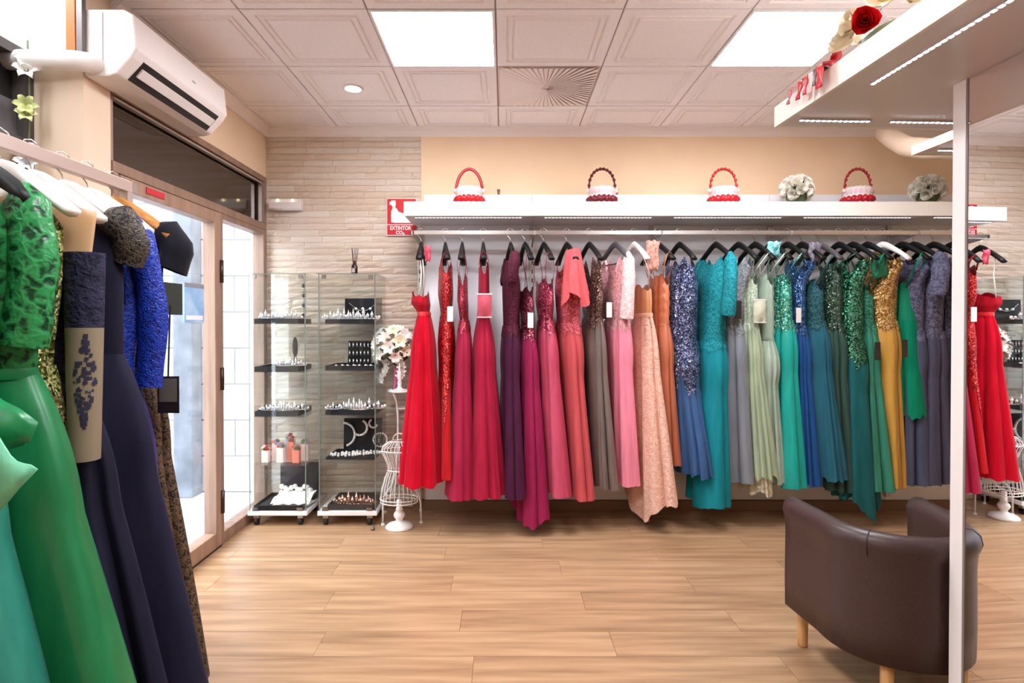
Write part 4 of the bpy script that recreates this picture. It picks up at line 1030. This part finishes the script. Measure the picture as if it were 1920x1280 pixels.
for z_ in (.06, .13, .20, .27): MB().sphere((0, 0, z_), .016, 4, 3).build('charm', plain('#4A4E58', .3, .5), t)
cols = ('#F0D2C8', '#E89A88', '#7CC08C', '#F4E4DC', '#E8786C', '#D8C8E0')
for k, (x, y, h_, c_) in enumerate(((.07, .10, .13, '#F3DCD2'), (.12, .16, .17, '#F0C4B8'), (.175, .10, .16, '#EFE6DE'), (.23, .15, .21, '#E8907C'), (.29, .09, .14, '#E2806C'), (.33, .16, .18, '#F0D8D4'), (.19, .22, .22, '#CFC8DC'))):
    t = thing('hair_flower_box', ('cream', 'pale pink', 'white', 'tall coral', 'coral', 'blush', 'lilac')[k]+' wrapped hair flower box on the fourth shelf of left cabinet', 'box', (XL+x, 3.955+y, zl[3]))
    MB().box(-.024, -.02, 0, .024, .02, h_*.65).build('box', plain(c_, .6), t, bevel=.003)
    for j in range(5):
        rose(t, (.014*math.cos(j*1.3), .012*math.sin(j*1.3), h_*.65+.01+.012*(j % 2)), (math.cos(j*1.3)*.5, -.5, .8), .018, plain(cols[(j+k) % 6], .7), 'blossom')
def nodeco(t, w_, h_): MB().box(-w_/2+.006, -.0075, .006, w_/2-.006, -.006, h_-.006).build('velvet_face', plain('#2B2B34', .9), t)
board(XL+.235, 4.245, .106, .28, .26, .12, 'large dark display board at the bottom of the left glass cabinet', nodeco)
tray(XL+.195, 4.11, .1065, .34, .31, .035, 'black velvet tray at the bottom of the left glass cabinet')
t = thing('white_clutch', 'white ruffled bridal cushion in the bottom tray of the left cabinet', 'cushion', (XL+.255, 4.06, .128))
rows = []
for i in range(9):
    rows.append([(-.13+.26*k/12+.02*(i/8), -.07+.14*i/8, .012+.06*(i/8)+.016*math.sin(k*1.9+i*.7)*math.sin(PI*i/8+.4)) for k in range(13)])
g_ = MB().grid(rows); rows_ = [[(p[0], p[1], .0) for p in r_] for r_ in rows]; g_.grid(rows_)
g_.build('cover', Fb('#F2EFE8', 'satin'), t, True)
for k in range(10): MB().sphere((-.10+.023*k, .065+.008*math.sin(k*2), .085+.012*math.cos(k*1.7)), .019, 8, 5).build('ruffle', Fb('#F4F2EC', 'satin'), t, True)
# reed diffuser on the right cabinet
t = thing('reed_diffuser', 'dark glass reed diffuser standing on the right cabinet', 'diffuser', (pxX(665, 4.05), 4.05, pyZ(514, 3.955)+.0055))
MB().lathe([(.02, 0), (.022, .005), (.022, .055), (.016, .068), (.010, .075), (.010, .095)], 18).build('bottle', plain('#2A1613', .15), t, True)
MB().box(-.012, -.0225, .012, .008, -.0215, .042).build('bottle_label', plain('#B8A49C', .5), t)
for a, b in ((-.022, .01), (-.012, -.01), (.0, .012), (.016, -.006), (.024, .008)): MB().tube([(a*.2, b*.2, .02), (a, b, .185)], .0022, 5).build('reed', plain('#3A2620', .6), t)

# ------------------------------------------------------------------ wire mannequin, flower stand, lilies
t = thing('wire_mannequin', 'small white wire dress form on a turned white base', 'mannequin', (pxX(748, 3.93), 3.93, 0))
MB().lathe([(.093, 0), (.095, .008), (.082, .022), (.05, .034), (.026, .044), (.022, .055), (.034, .072), (.04, .088), (.033, .104), (.02, .116), (.026, .124), (.02, .132), (.018, .19)], 28).build('turned_base', plain('#F4EFEA', .4), t, True)
tp = [(.125, .175), (.13, .20), (.122, .26), (.10, .34), (.074, .395), (.078, .43), (.105, .49), (.122, .525), (.115, .555), (.075, .585), (.05, .592)]
for k in range(26):
    q = 2*PI*k/26; c_, s_ = math.cos(q), math.sin(q)
    MB().tube([(r_*c_, r_*.72*s_, z_) for r_, z_ in tp], .0022, 5).build('wire', M_wmetal, t, True)
for r_, z_ in ((.127, .178), (.13, .20), (.076, .395), (.119, .53), (.05, .592)):
    MB().tube([(r_*math.cos(2*PI*k/28), r_*.72*math.sin(2*PI*k/28), z_) for k in range(28)], .0038, 6, closed=True).build('hoop', M_wmetal, t, True)
MB().tube([(-.03+.0*k, 0, .59) if k == 0 else (-.045*math.cos(PI*k/10), 0, .59+.055*math.sin(PI*k/10)) for k in range(11)], .004, 6).build('neck_loop', plain('#E8C8B8', .4), t, True)
t = thing('plant_stand', 'white wrought iron stand behind the wire dress form', 'stand', (pxX(754, 4.13), 4.13, 0))
MB().lathe([(.085, .905), (.10, .908), (.102, .918), (.096, .922), (.02, .922)], 28).build('top', M_wmetal, t, True)
for k in range(4):
    q = PI/4+k*PI/2+.15; c_, s_ = math.cos(q), math.sin(q)
    o = MB().tube([(c_*r_, s_*r_, z_) for r_, z_ in ((.085, .905), (.055, .84), (.042, .72), (.045, .55), (.055, .35), (.10, .26), (.165, .20), (.185, .13), (.186, .0))], .0065, 8).build('leg', M_wmetal, t, True)
    MB().lathe([(.013, 0), (.011, .012)], 10, (c_*.186, s_*.186)).build('foot', M_wmetal, o)
    MB().tube([(c_*.18, s_*.18, .16), (c_*.10, s_*.10, .19), (c_*.04, s_*.04, .30)], .004, 6).build('brace', M_wmetal, t, True)
MB().tube([(.046*math.cos(2*PI*k/20), .046*math.sin(2*PI*k/20), .79) for k in range(20)], .004, 6, closed=True).build('ring', M_wmetal, t, True)
t = thing('candlestick', 'white turned candlestick on the iron stand', 'candlestick', (pxX(749, 4.08), 4.08, .9225))
MB().lathe([(.045, 0), (.045, .006), (.02, .014), (.013, .03), (.017, .05), (.012, .07), (.016, .10), (.014, .125), (.006, .14), (.004, .21)], 18).build('stem', plain('#F2ECE8', .4), t, True)
t = thing('flower_vase', 'pink glass vase of white lilies on the iron stand', 'vase', (pxX(744, 4.16), 4.16, .9225))
MB().lathe([(.03, 0), (.034, .006), (.028, .05), (.024, .10), (.03, .15), (.033, .155), (.02, .155)], 20).build('vase', plain('#C0607E', .15), t, True)
def lily_mesh():
    mb = MB()
    for k in range(6):
        q = k*PI/3; rows = []
        for i in range(6):
            tt = i/5; rr2 = .15+1.0*tt; zz = .75*math.sin(tt*2.1)-.15; wd = .34*math.sin(PI*min(1, tt*.86+.14))+.01
            rows.append([((rr2)*math.cos(q)-j*wd*math.sin(q), (rr2)*math.sin(q)+j*wd*math.cos(q), zz+abs(j)*.12-(.25*(tt > .8)*tt)) for j in (-1, 0, 1)])
        mb.grid(rows)
    mb.lathe([(.12, -.2), (.03, .5)], 6)
    return mb
LM = {}
def lily(t, p, d, s_, c_):
    if c_ not in LM: me = lily_mesh().mesh('lily', True); me.materials.append(plain(c_, .6)); LM[c_] = me
    inst('lily', LM[c_], t, p, Vector(d).to_track_quat('Z', 'Y').to_euler(), (s_,)*3)
Rl = random.Random(5)
for k in range(26):
    ph = math.acos(1-1.5*(k+.5)/26); th = k*2.4
    d = Vector((math.sin(ph)*math.cos(th), math.sin(ph)*math.sin(th)*.8, math.cos(ph)))
    p = (d.x*.125-.02, d.y*.09-.02, .29+d.z*.13)
    lily(t, p, (d.x, d.y-.3, d.z), Rl.uniform(.042, .056), ('#FBF8EC', '#FDFBF4', '#F8F2D6', '#FAECE2')[k % 4])
for k in range(6): lily(t, (-.075+.02*math.sin(k), -.03, .22-.03*k), (-.6, -.7, -.2), .036-.002*k, '#FAF6EE')
for k in range(4): lily(t, (.03+.012*math.sin(k), -.05, .20-.03*k), (.2, -.8, -.2), .034, '#F8EEE6')
for k in range(16):
    q = k*.9; MB().add([(0, 0, .16), (.07*math.cos(q), .06*math.sin(q), .26), (.15*math.cos(q), .11*math.sin(q), .30+.10*math.sin(k)), (.08*math.cos(q+.3), .06*math.sin(q+.3), .22)], [(0, 1, 2, 3)]).build('leaf', plain('#4E5B3E', .6), t)
MB().tube([(0, 0, .02), (0, 0, .3)], .014, 6).build('stem', plain('#5E6B4A', .6), t)

# ------------------------------------------------------------------ near rail along the left wall
LX, LZ = -1.42, 1.912
rail = thing('garment_rail', 'chrome garment rail running along the wall behind the green gown', 'rail', (LX, 0, 0))
MB().box(-.013, .55, LZ-.022, .013, 2.19, LZ+.022).build('rail', plain('#C2B2AC', .3, .7), rail, bevel=.003)
for y_ in (2.17, .6):
    MB().box(-.016, y_-.016, 0, .016, y_+.016, LZ-.022).build('upright', plain('#B8ACA6', .3, .7), rail)
    MB().box(-.016, y_-.25, 0, .016, y_+.016, .03).build('foot', plain('#B8ACA6', .3, .7), rail)
MB().box(-.012, 2.19, LZ-.018, .012, 2.215, LZ+.018).build('end_cap', plain('#8A7E78', .4), rail)
LG = 'gowns on the near garment rail'
def neargown(d, yaw, label, hlabel, hmat, sp, seed, W=.21):
    loc = (LX, d, LZ); rz = math.radians(yaw)
    hanger(hlabel, loc, rz, hmat, W, False, None, 1.4, rr=.024)
    return gown(label, loc, rz, sp, seed, LG)
M_gseq = lace('#0B3A1C', '#2A8448', 34, .42, 0, .35)
g0 = neargown(1.36, -4, 'aqua green satin gown at the frame edge, nearest the viewer', 'white hanger of the nearest aqua gown', M_hwhite,
         dict(ztop=1.70, zbust=1.55, zwaist=1.25, zhem=.05, bust=(.17, .07), waist=(.14, .07), hem=(.42, .14), mats=[Fb('#187258', 'satin'), Fb('#247C6C', 'satin')], pleats=7, amp=.03), 101)
g1 = neargown(1.51, -6, 'green satin gown with sequinned short-sleeved top', 'black hanger under the green sequinned top', M_hblack,
         dict(ztop=1.74, zbust=1.55, zwaist=1.27, zhem=.04, bust=(.19, .08), waist=(.19, .08), hem=(.47, .15), mats=[M_gseq, Fb('#0E7040', 'satin'), M_gseq], style='shoulder', vneck=.09, sleeve=(.40, .060, .062, .02), pleats=5, amp=.055, belt=Fb('#0E7A44', 'satin')), 102)
# satin bow on the green gown
def bow_panel(mb, pts, depth):
    a, b, c_, d_ = [Vector(p) for p in pts]; rows = []
    for i in range(7):
        rows.append([tuple((a.lerp(b, k/6)).lerp(d_.lerp(c_, k/6), i/6)+Vector((0, -depth*math.sin(PI*i/6)*math.sin(PI*k/6*.9+.2), .01*math.sin(k*1.4+i)))) for k in range(7)])
    mb.grid(rows); return mb
for nm, pts, dep, m_ in (('bow_loop', ((.11, -.15, -.56), (.385, -.17, -.745), (.35, -.17, -.80), (.08, -.15, -.84)), .05, Fb('#107A46', 'satin')),
                         ('bow_tail', ((.18, -.22, -.68), (.37, -.25, -.76), (.462, -.25, -.832), (.18, -.22, -1.05)), .02, Fb('#72CCA4', 'satin'))):
    o = bow_panel(MB(), pts, dep).build(nm, m_, g1, True); md = o.modifiers.new('s', 'SOLIDIFY'); md.thickness = .004
M_og = Sq('#5E6420', '#F4F0A0', 150)
neargown(1.63, -3, 'olive gold sequinned gown with beige beaded skirt', 'white hanger in front of the olive sequins', M_hwhite,
         dict(ztop=1.72, zbust=1.55, zwaist=1.28, zhem=.10, bust=(.17, .06), waist=(.14, .06), hem=(.22, .10), mats=[M_og, Sq('#8A7848', '#E0D0A0', 150), M_og], style='shoulder', vneck=.10, pleats=5, amp=.02), 103)
nude = sheer('nude_mesh', '#E0B484', .75); M_navlace = lace('#14122A', '#26243E', 45)
g3 = neargown(1.735, -2, 'navy gown with nude mesh neckline and lace-trimmed mesh sleeve', 'white hanger above the nude mesh neckline', M_hwhite,
         dict(ztop=1.70, zbust=1.52, zwaist=1.22, zhem=.06, bust=(.18, .07), waist=(.15, .07), hem=(.43, .12), mats=[M_navlace, Fb('#100E28', 'chiffon'), nude], pleats=8, amp=.03, flare=.9, strap=0), 104)
MB().grid([[(.225*math.cos(q)*(1-.10*i/5), -.03+.03*math.sin(q), -.14-.045*abs(math.cos(q))*(1 if i == 0 else 1)-(.17)*i/5) for q in [2*PI*k/24 for k in range(24)]] for i in range(6)], True).build('mesh_yoke', nude, g3, True)
sv = MB(); rows = []
for i in range(12):
    tt = i/11; rows.append([(.205+.012*tt+(.058-.020*tt)*math.cos(q), -.055-.02*tt+.04*math.sin(q), -.31-.595*tt) for q in [2*PI*k/20 for k in range(20)]])
MB().grid(rows[:5], True).build('lace_cap', M_navlace, g3, True, fixn=False)
mesh_sl = sheer('mesh_sleeve', '#8E8068', .82)
sl_ = MB().grid(rows[4:], True).build('mesh_sleeve', mesh_sl, g3, True, fixn=False)
ap = MB(); Ra = random.Random(2)
for k in range(130):
    hh = Ra.uniform(-1, 1); tt = .62+.22*hh; q = -.95+.62*Ra.uniform(-1, 1)*(1-abs(hh)**1.5); s2 = .004+.005*Ra.random(); n_ = 8
    r1, r2 = (.058-.020*tt)*1.03, .04*1.04
    def onsl(q_, z_): return (.205+.012*tt+r1*math.cos(q_), -.055-.02*tt+r2*math.sin(q_), z_)
    z_ = -.31-.595*tt
    ap.add([onsl(q, z_)]+[onsl(q+s2*math.cos(2*PI*m_/n_)*(1 if m_ % 2 else .55)/.045, z_+s2*math.sin(2*PI*m_/n_)*(1 if m_ % 2 else .55)) for m_ in range(n_)], [(0, m_+1, (m_+1) % n_+1) for m_ in range(n_)])
ap.build('lace_applique', plain('#1E1C38', .7), sl_)['kind'] = 'stuff'
neargown(1.86, -2, 'midnight navy gown with sequinned lace cap sleeve', 'white hanger above the sequinned cap sleeve', M_hwhite,
         dict(ztop=1.70, zbust=1.52, zwaist=1.30, zhem=.05, bust=(.19, .06), waist=(.19, .06), hem=(.48, .12), mats=[Fb('#121028', 'chiffon'), Fb('#15132E', 'chiffon'), lace('#12121C', '#4E463C', 70, .45, 0, .4)], style='shoulder', vneck=.12, sleeve=(.15, .06, .05, .04), pleats=8, amp=.03, flare=.95), 105)
neargown(1.97, -2, 'royal blue sequinned gown with long blue sleeve', 'pale hanger above the royal blue sleeve', M_hwhite,
         dict(ztop=1.70, zbust=1.52, zwaist=1.22, zhem=.10, bust=(.18, .06), waist=(.15, .06), hem=(.36, .10), mats=[lace('#0C1C68', '#1C3AA8', 70, .4, 0, .35), Fb('#141E84', 'satin'), lace('#0C1C68', '#1C3AA8', 70, .4, 0, .35)], style='shoulder', vneck=.14, sleeve=(.56, .055, .045, .035), pleats=6, amp=.02), 106)
g6 = neargown(2.10, 0, 'black cap-sleeved gown with gold-brown lace skirt and short train', 'wooden hanger at the far end of the rail', M_hwood,
         dict(ztop=1.70, zbust=1.50, zwaist=1.24, zhem=.18, bust=(.17, .06), waist=(.13, .06), hem=(.30, .10), mats=[Fb('#0C0B12', 'velvet'), lace('#15100D', '#5C4630', 60, .40), Fb('#0E0D16', 'velvet')], style='shoulder', vneck=.20, sleeve=(.15, .052, .056, .04), pleats=6, amp=.02, train=.10, train_dir=0), 107)
MB().box(.20, -.075, -.83, .275, -.071, -.70).build('price_tag', plain('#241C18', .35), g6)
MB().box(.206, -.0762, -.79, .269, -.0752, -.708).build('tag_print', plain('#7E766A', .35, .4), g6)
MB().tube([(.237, -.073, -.70), (.232, -.05, -.45)], .003, 6).build('tag_cord', M_black, g6)
# white orchid garland on the window beside the column
t = thing('orchid_garland', 'white orchid garland hanging beside the dark window', 'flowers', (-1.975, 2.40, 2.02))
MB().tube([(0, 0, .55), (.006, 0, .3), (-.004, .005, .02), (.002, 0, -.15)], .004, 6).build('stem', M_leaf2, t, True)
for z_, s_, c_ in ((.46, .035, '#F4F0E4'), (.42, .04, '#F8F4EC'), (.27, .04, '#C8D08C'), (.24, .035, '#E6E8A8'), (.08, .04, '#E4ECF0'), (.04, .04, '#F2F4F6'), (-.03, .03, '#F2F4F6')):
    lily(t, (.01, -.02, z_), (.5, -.8, .1), s_, c_)
print('stones', cnt, 'objects', len(bpy.data.objects))
